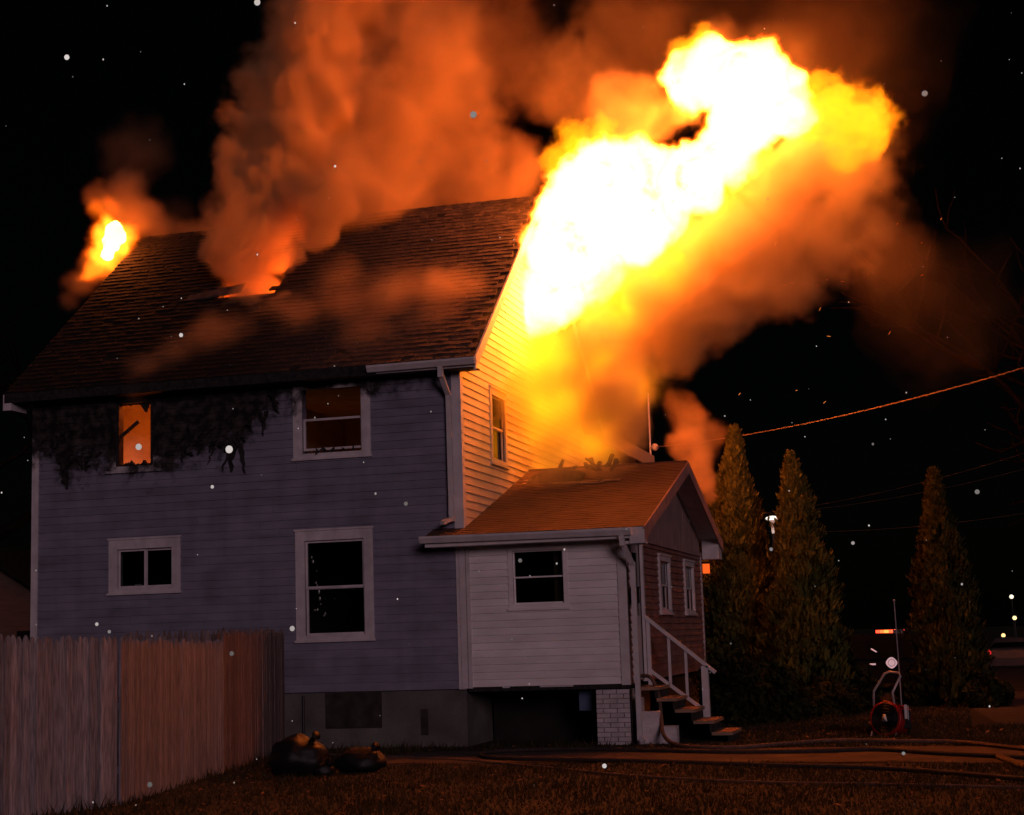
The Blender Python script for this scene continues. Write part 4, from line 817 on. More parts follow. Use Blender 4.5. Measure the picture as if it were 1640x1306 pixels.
def vehicle(name, label, cat, o, heading, mat, ln=4.9, wd=1.9, h=1.75, group=None, suv=True):
    """o: ground point under the middle; heading: unit vector of travel"""
    f = Vector((heading[0], heading[1], 0)).normalized(); s_ = Vector((-f.y, f.x, 0)); o = Vector(o); root = empty(name, o, label, cat, group)
    P = lambda a, b2, z: o + f * a + s_ * b2 + Vector((0, 0, z))
    k = ln / 4.9; hh = h / 1.75
    low = [(-2.42, .38), (-2.45, .70), (-2.40, 1.02), (1.05, 1.05), (2.10, .95), (2.40, .78), (2.43, .45), (2.30, .30), (-2.30, .30)]
    mb = MB(); n = len(low)
    rings = []
    for b2, q in ((-wd / 2 + .02, .0), (-wd / 2, .06), (wd / 2, .06), (wd / 2 - .02, .0)):
        rings.append([P(a * k * (1 - .02 * (q == 0)), b2 * (1 if q else .95), z * hh) for a, z in low])
    vs = [p for r in rings for p in r]; fs = [tuple(range(n)), tuple(range(4 * n - 1, 3 * n - 1, -1))]
    for i in range(3):
        for j in range(n): fs.append((i * n + j, i * n + (j + 1) % n, (i + 1) * n + (j + 1) % n, (i + 1) * n + j))
    mb.add(vs, fs); mb.build('body', mat, root)
    cab = [(-2.32, 1.03), (-2.12, 1.70), (.25, 1.74), (1.02, 1.05)] if suv else [(-1.9, 1.02), (-1.2, 1.50), (.3, 1.52), (1.15, 1.04)]
    mb = MB(); w0, w1 = wd / 2 - .05, wd / 2 - .20
    mb.hexa([P(cab[0][0] * k, -w0, cab[0][1] * hh), P(cab[3][0] * k, -w0, cab[3][1] * hh), P(cab[3][0] * k, w0, cab[3][1] * hh), P(cab[0][0] * k, w0, cab[0][1] * hh)], [P(cab[1][0] * k, -w1, cab[1][1] * hh), P(cab[2][0] * k, -w1, cab[2][1] * hh), P(cab[2][0] * k, w1, cab[2][1] * hh), P(cab[1][0] * k, w1, cab[1][1] * hh)])
    mb.build('cabin', mat, root)
    for sg in (-1, 1):
        for a0, a1, u0, u1 in ((cab[0][0] + .22, -1.0, cab[1][0] + .12, -1.0), (-.92, .0, -.92, .0), (.08, cab[3][0] - .22, .08, cab[2][0] - .08)):
            mb = MB(); e = .012
            lo = 1.10; hi = cab[1][1] - .07; tl = (lo - cab[0][1]) / (cab[1][1] - cab[0][1]); th = (hi - cab[0][1]) / (cab[1][1] - cab[0][1])
            b0, b1 = sg * (w0 + (w1 - w0) * tl + e), sg * (w0 + (w1 - w0) * th + e); i0, i1 = b0 - sg * .02, b1 - sg * .02
            if a1 <= a0 or u1 <= u0: continue
            mb.hexa([P(a0 * k, i0, lo * hh), P(a1 * k, i0, lo * hh), P(a1 * k, b0, lo * hh), P(a0 * k, b0, lo * hh)], [P(u0 * k, i1, hi * hh), P(u1 * k, i1, hi * hh), P(u1 * k, b1, hi * hh), P(u0 * k, b1, hi * hh)])
            mb.build('side_window', M['tint'], root)
        for a0 in (-1.5, 1.5):
            mb = MB(); c = P(a0 * k, sg * (wd / 2 - .11), .36); mb.lathe([(.0, -.11), (.30, -.11), (.36, -.09), (.37, 0), (.36, .09), (.30, .11), (.0, .11)], c, s_, 20); wh = mb.build('wheel', M['black'], root, True)
            mb = MB(); mb.lathe([(0, .112), (.22, .112), (.24, .10), (.24, .118), (0, .13)], c, s_ * sg, 14); mb.build('rim', M['metal'], wh)
        mb = MB(); mb.box(0, 0, 0, 0, 0, 0); mb = MB(); c = P(.85 * k, sg * (wd / 2 + .05), 1.12 * hh); mb.ball(c, .10, .10, .08, 8, 6); mb.build('wing_mirror', mat, root)
        mb = MB(); c = P(2.36 * k, sg * (wd / 2 - .28), .78 * hh); mb.ball(c, .10, .10, .08, 8, 6); mb.build('headlight', M['tint'], root)
        mb = MB(); c = P(-2.42 * k, sg * (wd / 2 - .2), .88 * hh); mb.ball(c, .07, .09, .14, 8, 6); mb.build('tail_light', M['tail'], root)
    for (a0, a1, z0_, z1_, w_a, w_b) in ((cab[3][0] - .03, cab[2][0] + .06, cab[3][1] + .06, cab[2][1] - .08, w0 - .1, w1 - .04), (cab[0][0] + .04, cab[1][0] - .03, cab[0][1] + .1, cab[1][1] - .08, w0 - .1, w1 - .04)):
        d = .02 if a0 > 0 else -.02; mb = MB()
        mb.hexa([P((a0 + d) * k, -w_a, z0_ * hh), P((a0 + d) * k, w_a, z0_ * hh), P((a0 - d) * k, w_a, z0_ * hh), P((a0 - d) * k, -w_a, z0_ * hh)], [P((a1 + d) * k, -w_b, z1_ * hh), P((a1 + d) * k, w_b, z1_ * hh), P((a1 - d) * k, w_b, z1_ * hh), P((a1 - d) * k, -w_b, z1_ * hh)]); mb.build('windscreen', M['tint'], root)
    return root, P, k, hh
M['tail'] = glow('lit_tail_lamp', (1, .03, .03), .8)
def lamp_light(name, loc, col, en, parent, size=.05):
    d = bpy.data.lights.new(name, 'POINT'); d.energy = en; d.color = col; d.shadow_soft_size = size; o = bpy.data.objects.new(name, d); COL.objects.link(o)
    o.location = Vector(loc) - (wloc(parent) if parent else Vector()); o.parent = parent; return o
q = at_depth(1440, 1104, 38)
sv, VP, k_, h_ = vehicle('fire_vehicle', 'black fire department vehicle with a lit red lightbar behind the cedars', 'vehicle', (at_depth(1377, 1104, 38).x, q.y, 0), (-.95, -.3), M['carpaint'], 4.4, 1.9, 1.36)
mb = MB(); c0_ = VP(-.1 , 0, 1.36); mb.beam(VP(-.8, -.74, 1.42), VP(-.8, .74, 1.42), .26, .09); lb = mb.build('lightbar', M['black'], sv)
for b2, s2, cc in ((-.58, .19, (1, .05, .02)), (-.18, .22, (1, .09, .02)), (.20, .22, (1, .17, .03)), (.58, .19, (1, .06, .02))):
    mb = MB(); mb.beam(VP(-.8, b2 - s2 * .8, 1.425), VP(-.8, b2 + s2 * .8, 1.425), .29, .07); mb.build('beacon', glow('beacon_%d' % int(b2 * 100), cc, 4.), lb)
lamp_light('beacon_light', VP(-.8, .3, 1.62), (1, .07, .03), 70, sv)
# door emblem: a pale shield with a dark cross ring
dp = lambda a, z, e=.0: VP(a - .53, .955 + e, z)
mb = MB(); mb.add([dp(  .13 * math.cos(t) * (1 + .05 * math.cos(4 * t)), .70 + .125 * math.sin(t) * (1 + .05 * math.cos(4 * t))) for t in [i * math.pi / 12 for i in range(24)]] + [dp(  .13 * math.cos(t) * (1 + .05 * math.cos(4 * t)), .70 + .125 * math.sin(t) * (1 + .05 * math.cos(4 * t)), .006) for t in [i * math.pi / 12 for i in range(24)]], [tuple(range(24)), tuple(range(47, 23, -1))] + [(i, (i + 1) % 24, 24 + (i + 1) % 24, 24 + i) for i in range(24)])
mb.build('door_emblem', M['reflector'], sv)
mb = MB()
for i in range(16):
    t = i * math.pi / 8; t2 = t + .22; mb.add([dp(.075 * math.cos(t), .70 + .072 * math.sin(t), .009), dp(.075 * math.cos(t2), .70 + .072 * math.sin(t2), .009), dp(.09 * math.cos(t2), .70 + .088 * math.sin(t2), .009), dp(.09 * math.cos(t), .70 + .088 * math.sin(t), .009)], [(0, 1, 2, 3)])
mb.build('emblem_ring', M['black'], sv)
mb = MB(); mb.beam(dp(.34, .96, .01), dp(.47, 1.04, .01), .02, .03); mb.beam(dp(.38, .68, .01), dp(.52, .68, .01), .02, .04); mb.build('reflective_strip', M['reflector'], sv)
q = at_depth(1640, 1086, 60)
vehicle('parked_car', 'pale parked car with a red tail lamp far down the dark street', 'car', (q.x, q.y, gz(q.x, q.y)), (.25, 1), M['silver'], 4.5, 1.8, 1.55, suv=False)

def street_lamp(px, py, D, zb, label, col, s, head='mushroom', light=60, group='lit lamps in the dark distance'):
    p = at_depth(px, py, D); root = empty('street_lamp', (p.x, p.y, zb), label, 'lamp', group); z = p.z
    mb = MB(); mb.tube([(p.x, p.y, zb), (p.x, p.y, z - .1)], [.06, .045], 8); mb.build('pole', M['black'], root)
    k = D / 50
    if head == 'mushroom':
        mb = MB(); mb.lathe([(.0, -.02), (.17, -.02), (.215, .02), (.19, .07), (.09, .10), (0, .11)], (p.x, p.y, z), (0, 0, 1), 18); mb.build('lamp_shade', glow('lamp_' + str(px), col, s), root, True)
        mb = MB(); mb.lathe([(.045, -.45), (.055, -.12), (.10, -.025), (0, -.022)], (p.x, p.y, z), (0, 0, 1), 12); mb.build('lamp_neck', M['trim_clean'], root, True)
    else:
        mb = MB(); mb.ball((p.x, p.y, z), .065 * k, .065 * k, .065 * k, 10, 7); mb.build('lamp_globe', glow('lamp_' + str(px), col, s), root, True)
    lamp_light('lamp_light', (p.x, p.y, z - .5), col, light, root, .1)
street_lamp(1237, 832, 50, 0, 'white mushroom topped street lamp seen between the two cedars', (1, .95, .8), 1.3, light=5)
street_lamp(1620, 956, 118, -.6, 'highest and farthest of the small lit lamps at the dark right', (1, .85, .62), 1.6, 'g', 6)
street_lamp(1625, 990, 100, -.6, 'yellowish lamp just below the highest far lamp', (1, .78, .36), 1.7, 'g', 6)
street_lamp(1607, 1018, 88, -.6, 'lowest of the far lit lamps, left of the parked car', (1, .66, .26), 1.7, 'g', 6)

def wire(name, p, q, sag, r, mat, label, group=None, twist=False):
    p, q = Vector(p), Vector(q); n = 60; pts = [p.lerp(q, i / n) - Vector((0, 0, sag * 4 * (i / n) * (1 - i / n))) for i in range(n + 1)]
    mb = MB(); mb.tube(pts, r, 6)
    if twist:
        n2 = 420; hp = []
        for i in range(n2 + 1):
            t = i / n2; c = p.lerp(q, t) - Vector((0, 0, sag * 4 * t * (1 - t))); a = t * 2 * math.pi * 70; hp.append(c + Vector((0, math.cos(a) * r * .8, math.sin(a) * r * .8)))
        mb.tube(hp, r * .9, 5)
    return tag(mb.build(name, mat), label, 'cable', group)
cq = at_depth(1640, 572, 26.5); c0_ = Vector((.46, 14.40, 5.95)); wire('service_cable', c0_, c0_ + (cq - c0_) * 1.25, .28, .010, M['cable'], 'twisted service cable running from the mast up to the upper right', None, True)
for i, (a, b2, lab) in enumerate((((1080, 828, 60), (1700, 735, 52), 'faint upper power line strung behind the cedars'), ((1080, 834, 60), (1700, 706, 50), 'faint power line crossing behind the second cedar, steepest of the three'), ((1080, 842, 62), (1700, 812, 54), 'faintest and lowest power line behind the cedars'))):
    wire('power_line', at_depth(*a), at_depth(*b2), .5, .012, M['cable2'], lab, 'power lines beyond the cedars')

# ------------------------------------------------------------------ grass, litter, drifting specks
r3 = np.random.RandomState(5)
def tufts(name, n, xr, yr, hmin, hmax, mat, keep):
    x = r3.uniform(*xr, n); y = r3.uniform(*yr, n); k = keep(x, y); x, y = x[k], y[k]; n = len(x)
    h = r3.uniform(hmin, hmax, n) * (.6 + .8 * (np.sin(x * 2.1 + 1) * np.sin(y * 1.7) * .5 + .5)); a = r3.rand(n) * 2 * np.pi; w = r3.uniform(.006, .013, n); le = r3.uniform(-.6, .6, (n, 2)) * h[:, None]
    V = np.stack([np.stack([x - w * np.cos(a), y - w * np.sin(a), 0 * x], 1), np.stack([x + w * np.cos(a), y + w * np.sin(a), 0 * x], 1), np.stack([x + le[:, 0], y + le[:, 1], h], 1)], 1).reshape(-1, 3)
    me = bpy.data.meshes.new(name); me.from_pydata(V.tolist(), [], np.arange(3 * n).reshape(n, 3).tolist()); me.materials.append(mat); o = link(name, me); o['kind'] = 'stuff'; return o
onwalk = lambda x, y: (y > -3.35 - .17 * np.maximum(0, x - 3) + .15 * np.sin(x * 3)) & (y < -.92 - .05 * np.maximum(0, x - 3) + .1 * np.sin(x * 2.3)) & (x > -.5)
ok = lambda x, y: ~(onwalk(x, y)) & ~((y > -.1) & (x < 2.4)) & ~((y > 0) & (x > 2.4) & (x < 3.9) & (y < 1.4)) & ~((x > 7.2) & (y > 2.9)) & ~((x < 3) & (y > 0))
tufts('grass', 190000, (-7.5, 13.5), (-15.5, 8.5), .02, .065, M['grass'], ok)
nearf = lambda x, y: ok(x, y) & ((np.abs(x - np.interp(y, [-10.2, -7.8, -4.0, -.35], [-2.1, -1.41, -2.05, F0[0]])) < .16) | ((y > -.35) & (x < 2.2)) | (np.sin(x * 3.1) * np.sin(y * 2.7 + 1) > .86))
tufts('tall_grass', 60000, (-6.5, 13.), (-15., 4.), .06, .15, M['grass'], nearf)
nl = 900; lx = r3.uniform(-2.6, 9, nl); ly = r3.uniform(-9.3, 5, nl); kk = ok(lx, ly) | (r3.rand(nl) < .25) & ~((ly > -.3) & (lx < 4)); lx, ly = lx[kk], ly[kk]; V = []; F = []
for x, y in zip(lx, ly):
    s_ = rnd.uniform(.018, .045); a = rnd.random() * 6.28; z = rnd.uniform(.015, .055); t1, t2 = rnd.uniform(-.5, .5), rnd.uniform(-.5, .5); b = len(V)
    for u, v in ((-1, 0), (-.2, .55), (1, .1), (.1, -.5)):
        X, Y = u * math.cos(a) - v * math.sin(a), u * math.sin(a) + v * math.cos(a); V.append((x + X * s_, y + Y * s_, max(.014, z + (t1 * u + t2 * v) * s_)))
    F.append((b, b + 1, b + 2, b + 3))
me = bpy.data.meshes.new('fallen_leaves'); me.from_pydata(V, [], F); me.materials.append(M['litter']); o = link('fallen_leaves', me); o['kind'] = 'stuff'
# wet specks drifting in the air, their flash light put in as emission
M['speck'], nt, out = nodes_of('flash_lit_speck'); geo = N(nt, 'ShaderNodeNewGeometry'); mr = N(nt, 'ShaderNodeMapRange'); mr.inputs[3].default_value = .06; mr.inputs[4].default_value = .75
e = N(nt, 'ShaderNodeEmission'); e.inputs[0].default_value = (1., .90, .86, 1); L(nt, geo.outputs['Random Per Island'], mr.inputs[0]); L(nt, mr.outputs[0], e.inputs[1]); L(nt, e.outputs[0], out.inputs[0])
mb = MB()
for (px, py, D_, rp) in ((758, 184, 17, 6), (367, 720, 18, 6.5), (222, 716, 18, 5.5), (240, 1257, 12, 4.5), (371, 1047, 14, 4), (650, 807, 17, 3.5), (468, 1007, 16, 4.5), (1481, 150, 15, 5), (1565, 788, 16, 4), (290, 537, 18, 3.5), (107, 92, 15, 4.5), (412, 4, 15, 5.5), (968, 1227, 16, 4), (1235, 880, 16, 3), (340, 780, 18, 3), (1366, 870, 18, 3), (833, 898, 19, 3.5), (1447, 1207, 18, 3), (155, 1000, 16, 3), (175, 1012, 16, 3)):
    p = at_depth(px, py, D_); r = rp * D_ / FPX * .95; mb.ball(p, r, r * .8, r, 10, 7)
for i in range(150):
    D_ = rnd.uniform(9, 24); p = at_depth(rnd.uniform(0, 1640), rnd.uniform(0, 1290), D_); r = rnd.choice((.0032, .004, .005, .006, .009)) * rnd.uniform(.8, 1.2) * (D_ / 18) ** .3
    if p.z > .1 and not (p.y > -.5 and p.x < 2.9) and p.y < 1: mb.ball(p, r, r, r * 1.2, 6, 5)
o = mb.build('flash_lit_specks', M['speck'], None, True); o['kind'] = 'stuff'
M['ember'] = glow('hot_ember', (1, .26, .05), .9)
mb = MB()
for i in range(40):
    p = at(1150 + rnd.gauss(120, 110), 420 + rnd.gauss(0, 90), 1.5 + rnd.random() * 3); d = Vector((rnd.gauss(.02, .008), 0, rnd.gauss(.012, .01))); mb.tube([p, p + d * 1.6], .004, 4)
o = mb.build('flying_embers', M['ember']); o['kind'] = 'stuff'

# ------------------------------------------------------------------ fire and smoke
def px_ball(px, py, rp, Y):
    p = at(px, py, Y); return p, rp * depth_of(p) / FPX
def flame_body(name, balls, parent, mat, vox, disp, seed):
    """one ragged closed flame body grown round a chain of balls"""
    mb = MB()
    for (px, py, rp, Y) in balls:
        p, r = px_ball(px, py, rp, Y); mb.ball(p, r, r, r, 20, 12)
    o = mb.build(name, mat, parent); 
    m = o.modifiers.new('fuse', 'REMESH'); m.mode = 'VOXEL'; m.voxel_size = vox
    for i, (sz, st, dp) in enumerate(disp):
        tx = bpy.data.textures.new('billow%d' % i, 'CLOUDS'); tx.noise_scale = sz; tx.noise_depth = dp; tx.noise_basis = 'IMPROVED_PERLIN' if i else 'ORIGINAL_PERLIN'
        d = o.modifiers.new('billow%d' % i, 'DISPLACE'); d.texture = tx; d.strength = st; d.mid_level = .5; d.texture_coords = 'GLOBAL'
    sm = o.modifiers.new('soft', 'SMOOTH'); sm.factor = .4; sm.iterations = 1
    dg = bpy.context.evaluated_depsgraph_get(); ev = o.evaluated_get(dg); me = bpy.data.meshes.new_from_object(ev); o.modifiers.clear(); old = o.data; o.data = me; bpy.data.meshes.remove(old)
    o.data.polygons.foreach_set('use_smooth', [True] * len(o.data.polygons)); return o

def fog(name, blobs, vox, mat, seed=0., warp=.5, f1=.55, f2=.9, rag=.75, soft=.5, parent=None, kind=None, pad=.3, detail=6.):
    """a cloud on a voxel grid: soft balls fused, bent and eaten away by noise. blobs: (px, py, radius px, Y, density)"""
    B = [(*px_ball(px, py, rp, Y), a) for (px, py, rp, Y, a) in blobs]; pad += warp * .9
    lo = Vector([min(p[i] - r for p, r, a in B) - pad for i in range(3)]); hi = Vector([max(p[i] + r for p, r, a in B) + pad for i in range(3)])
    ng = bpy.data.node_groups.new(name, 'GeometryNodeTree'); ng.interface.new_socket('Geometry', in_out='OUTPUT', socket_type='NodeSocketGeometry')
    nt = ng; go = nt.nodes.new('NodeGroupOutput'); vc = nt.nodes.new('GeometryNodeVolumeCube'); sm = nt.nodes.new('GeometryNodeSetMaterial'); sm.inputs['Material'].default_value = mat
    vc.inputs['Min'].default_value = lo; vc.inputs['Max'].default_value = hi
    for i, ax_ in enumerate('XYZ'): vc.inputs['Resolution ' + ax_].default_value = max(8, int((hi[i] - lo[i]) / vox))
    pos = nt.nodes.new('GeometryNodeInputPosition')
    def noise(vec, scale, detail, rough=.55, off=0.):
        n = nt.nodes.new('ShaderNodeTexNoise'); n.inputs['Scale'].default_value = scale; n.inputs['Detail'].default_value = detail; n.inputs['Roughness'].default_value = rough
        a = nt.nodes.new('ShaderNodeVectorMath'); a.operation = 'ADD'; a.inputs[1].default_value = (seed + off, seed * 1.7, -seed); nt.links.new(vec, a.inputs[0]); nt.links.new(a.outputs[0], n.inputs['Vector']); return n
    def math2(op, a, b):
        m = nt.nodes.new('ShaderNodeMath'); m.operation = op
        for i, v in enumerate((a, b)):
            if v is None: continue
            if hasattr(v, 'is_linked'): nt.links.new(v, m.inputs[i])
            else: m.inputs[i].default_value = v
        return m.outputs[0]
    n1 = noise(pos.outputs[0], f1, 3.); w1 = nt.nodes.new('ShaderNodeVectorMath'); w1.operation = 'SUBTRACT'; w1.inputs[1].default_value = (.5, .5, .5); nt.links.new(n1.outputs['Color'], w1.inputs[0])
    w2 = nt.nodes.new('ShaderNodeVectorMath'); w2.operation = 'SCALE'; w2.inputs['Scale'].default_value = warp * 2; nt.links.new(w1.outputs[0], w2.inputs[0])
    w3 = nt.nodes.new('ShaderNodeVectorMath'); w3.operation = 'ADD'; nt.links.new(pos.outputs[0], w3.inputs[0]); nt.links.new(w2.outputs[0], w3.inputs[1])
    acc = None; dens = None
    for p, r, a in B:
        d = nt.nodes.new('ShaderNodeVectorMath'); d.operation = 'DISTANCE'; nt.links.new(w3.outputs[0], d.inputs[0]); d.inputs[1].default_value = p
        q = nt.nodes.new('ShaderNodeMapRange'); q.inputs[1].default_value = r * 1.25; q.inputs[2].default_value = 0.; q.inputs[3].default_value = 0.; q.inputs[4].default_value = 1.; nt.links.new(d.outputs['Value'], q.inputs[0])
        acc = q.outputs[0] if acc is None else math2('MAXIMUM', acc, q.outputs[0])
        qa = math2('MULTIPLY', q.outputs[0], a); dens = qa if dens is None else math2('MAXIMUM', dens, qa)
    n2 = noise(w3.outputs[0], f2, detail, .6, 31.)
    e = math2('SUBTRACT', n2.outputs[0], .36); e = math2('MULTIPLY', e, rag * 2)
    s_ = math2('SUBTRACT', acc, e); mr = nt.nodes.new('ShaderNodeMapRange'); mr.interpolation_type = 'SMOOTHSTEP'; mr.inputs[1].default_value = 0.; mr.inputs[2].default_value = soft; nt.links.new(s_, mr.inputs[0])
    ratio = math2('DIVIDE', dens, math2('MAXIMUM', acc, .001))
    out = math2('MULTIPLY', mr.outputs[0], ratio)
    gate = nt.nodes.new('ShaderNodeMapRange'); gate.interpolation_type = 'SMOOTHSTEP'; gate.inputs[1].default_value = .02; gate.inputs[2].default_value = .34; nt.links.new(acc, gate.inputs[0]); out = math2('MULTIPLY', out, gate.outputs[0])
    nt.links.new(out, vc.inputs['Density']); nt.links.new(vc.outputs[0], sm.inputs['Geometry']); nt.links.new(sm.outputs[0], go.inputs[0])
    me = bpy.data.meshes.new(name); me.materials.append(mat); o = link(name, me, parent)
    if parent is not None: o.matrix_parent_inverse = Matrix.Translation(-wloc(parent))
    md = o.modifiers.new('cloud', 'NODES'); md.node_group = ng
    if kind: o['kind'] = kind
    return o
def smoke_mat(name, density, col, aniso=0.0):
    m, nt, out = nodes_of(name); p = N(nt, 'ShaderNodeVolumePrincipled'); p.inputs['Density'].default_value = density; p.inputs['Color'].default_value = rgb(col); p.inputs['Anisotropy'].default_value = aniso
    L(nt, p.outputs[0], out.inputs['Volume']); return m
def flame_mat(name, sigma, hot, cool):
    """glowing gas: what it emits and what it absorbs both follow its density; thin gas is redder"""
    m, nt, out = nodes_of(name); vi = N(nt, 'ShaderNodeVolumeInfo'); ra = N(nt, 'ShaderNodeValToRGB'); ra.color_ramp.elements[0].color = rgb([c / 50 for c in cool]); ra.color_ramp.elements[1].color = rgb([c / 50 for c in hot])
    ra.color_ramp.elements[0].position = .05; ra.color_ramp.elements[1].position = .8
    L(nt, vi.outputs['Density'], ra.inputs[0]); e = N(nt, 'ShaderNodeEmission'); L(nt, ra.outputs[0], e.inputs[0]); mu = N(nt, 'ShaderNodeMath', operation='MULTIPLY'); mu.inputs[1].default_value = sigma * 50; L(nt, vi.outputs['Density'], mu.inputs[0]); L(nt, mu.outputs[0], e.inputs[1])
    ab = N(nt, 'ShaderNodeVolumeAbsorption'); ab.inputs[0].default_value = (0, 0, 0, 1); m2 = N(nt, 'ShaderNodeMath', operation='MULTIPLY'); m2.inputs[1].default_value = sigma; L(nt, vi.outputs['Density'], m2.inputs[0]); L(nt, m2.outputs[0], ab.inputs[1])
    ad = N(nt, 'ShaderNodeAddShader'); L(nt, e.outputs[0], ad.inputs[0]); L(nt, ab.outputs[0], ad.inputs[1]); L(nt, ad.outputs[0], out.inputs['Volume']); return m

def core_mat():
    m, nt, out = nodes_of('white_hot_flame'); geo = N(nt, 'ShaderNodeNewGeometry'); nz = N(nt, 'ShaderNodeTexNoise'); nz.inputs['Scale'].default_value = 1.1; nz.inputs['Detail'].default_value = 7; nz.inputs['Roughness'].default_value = .62
    L(nt, geo.outputs['Position'], nz.inputs['Vector']); ra = N(nt, 'ShaderNodeValToRGB'); e = ra.color_ramp.elements; e[0].position = .33; e[0].color = (36., 4.6, .1, 1); e[1].position = .43; e[1].color = (44., 8.2, 1.15, 1)
    L(nt, nz.outputs[0], ra.inputs[0]); em = N(nt, 'ShaderNodeEmission'); em.inputs[1].default_value = 1.0; L(nt, ra.outputs[0], em.inputs[0]); L(nt, em.outputs[0], out.inputs[0]); return m
YF = 3.6
CORE = [(885, 468, 50), (864, 498, 38), (908, 400, 62), (902, 350, 44), (932, 425, 66), (958, 350, 86), (968, 290, 66), (1005, 305, 80), (1046, 304, 66), (1022, 365, 52), (1018, 402, 30), (1060, 350, 40), (1112, 284, 50), (1158, 242, 42),
        (1112, 128, 50), (1150, 118, 54), (1200, 130, 60), (1240, 158, 52), (1268, 184, 34), (1195, 188, 52), (1178, 215, 42), (1174, 258, 36)]
fire = empty('gable_fire', at(900, 500, YF), 'huge white hot fireball bursting out of the burning gable', 'fire')
yj = lambda i: YF + .8 * math.sin(i * 1.9)
flame_body('flame', [(x, y, r * .80, yj(i)) for i, (x, y, r) in enumerate(CORE)], fire, core_mat(), .12, [(.9, .35, 2), (.3, .15, 3)], 1)
GAS = [(x, y, r * 1.06 + 3, yj(i), 1.) for i, (x, y, r) in enumerate(CORE)]
fog('flame_gas', GAS, .036, flame_mat('flame_gas', 3.0, (44, 8.5, 1.25), (26, 3.4, .10)), 3., .26, 1.2, 2.9, .5, .17, fire, 'stuff', detail=9.)
LOBE = [(925, 225, 48, YF - .6, .9), (965, 212, 38, YF - .3, .8), (900, 262, 40, YF, .9), (1325, 172, 62, YF, 1.), (1375, 190, 66, YF, 1.), (1352, 232, 56, YF, .8), (1300, 145, 46, YF, 1.), (1310, 205, 50, YF, .9), (1400, 215, 46, YF, .8), (1130, 66, 30, YF, .9), (1100, 92, 34, YF, .9), (1230, 95, 34, YF, .8), (1062, 420, 42, YF - .3, 1.), (1045, 380, 40, YF, .8), (985, 465, 52, YF - .4, .9), (1155, 312, 52, YF, .8), (1225, 250, 44, YF, .7)]
fog('flame_lobe', LOBE, .036, flame_mat('flame_lobe', 1.2, (5.0, 1.2, .02), (1.6, .22, .0)), 13., .35, 1.1, 2.8, .9, .3, fire, 'stuff', detail=9.)
HAZE = [(830, 540, 70, YF - 2.6, 1.), (870, 560, 84, YF - 1.8, 1.), (925, 540, 90, YF - .8, .9), (985, 500, 84, YF - .4, .8), (1060, 455, 72, YF - .2, .6), (1120, 390, 64, YF, .5), (1190, 300, 56, YF, .5), (870, 630, 84, YF - 1.9, .9), (890, 700, 70, 4.6, .9), (885, 690, 72, YF - 1., .8), (935, 700, 66, YF - .4, .8), (945, 640, 84, YF + .4, .9), (950, 705, 66, 4.8, .8), (1010, 600, 70, YF, .5), (868, 735, 46, 4.3, .8)]
fog('flame_glare_haze', HAZE, .10, flame_mat('flame_glare_haze', .26, (11, 3.6, .05), (7, 1.5, .0)), 17., .4, .7, 1.2, .5, .8, fire, 'stuff')  # emitting haze puts in the glare and flame-lit smoke under the fireball
lf = empty('far_gable_fire', at(180, 400, 3.4), 'small yellow fire at the far left end of the roof ridge', 'fire')
def shift(b): return b
LY = 3.4
flame_body('flame', [(182, 372, 15, LY), (177, 390, 16, LY), (170, 408, 11, LY), (192, 380, 12, LY), (186, 358, 7, LY)], lf, core_mat(), .05, [(.3, .2, 2), (.1, .08, 2)], 2)
fog('flame_glow', [(180, 382, 40, LY, 1.), (165, 412, 32, LY, .8), (150, 440, 22, LY, .5), (200, 375, 24, LY, .6), (160, 335, 20, LY, .25), (185, 330, 18, LY, .2)], .05, flame_mat('flame_gas_low', 1.4, (14, 2.6, .12), (5, .5, .0)), 7., .3, 1.4, 2.6, .6, .5, lf, 'stuff', detail=9.)
# room on fire behind the burnt upper window, and its dimly lit neighbour
rf = empty('room_fire', (-6.4, 1.3, 3.75), 'orange fire lighting the room behind the burnt upper window', 'fire')
mb = MB(); mb.lathe([(.0, 0), (.30, .02), (.34, .2), (.22, .5), (.08, .8), (0, .95)], (-6.75, 1.2, 3.76), (0, 0, 1), 14); mb.build('flame', glow('room_flame', (1, .17, .012), 9.), rf, True)
lamp_light('flame_light', (-5.35, .48, 5.63), (1, .14, .010), 42, rf, .05)
mb = MB()
for i in range(9): mb.tube([(-.11 + .015 * (i % 2), 1.74 + i * .045, 4.5), (-.11 + .015 * (i % 2), 1.72 + i * .045, 5.05)], .026, 6)
mb.build('curtain', M['trim_clean'], house)
mb = MB(); mb.box(-.158, -.145, 1.73, 2.51, 5.12, 5.5); mb.build('window_shade', M['interior'], house)
rf2 = empty('room_fire', (-1.0, 4.2, 3.75), 'unseen flame added for the dim glow leaking into the second upper window', 'fire')
mb = MB(); mb.lathe([(.0, 0), (.12, .02), (.14, .08), (.06, .2), (0, .25)], (-3.5, 3.4, 3.76), (0, 0, 1), 12); mb.build('flame', glow('added_flame', (1, .17, .012), 3.), rf2, True)  # added flame and lamp stand in for light leaking into this room
lamp_light('flame_light', (-3.5, 2.2, 4.2), (1, .36, .06), 1.0, rf2, .15)  # added lamp for the light leaking into this room

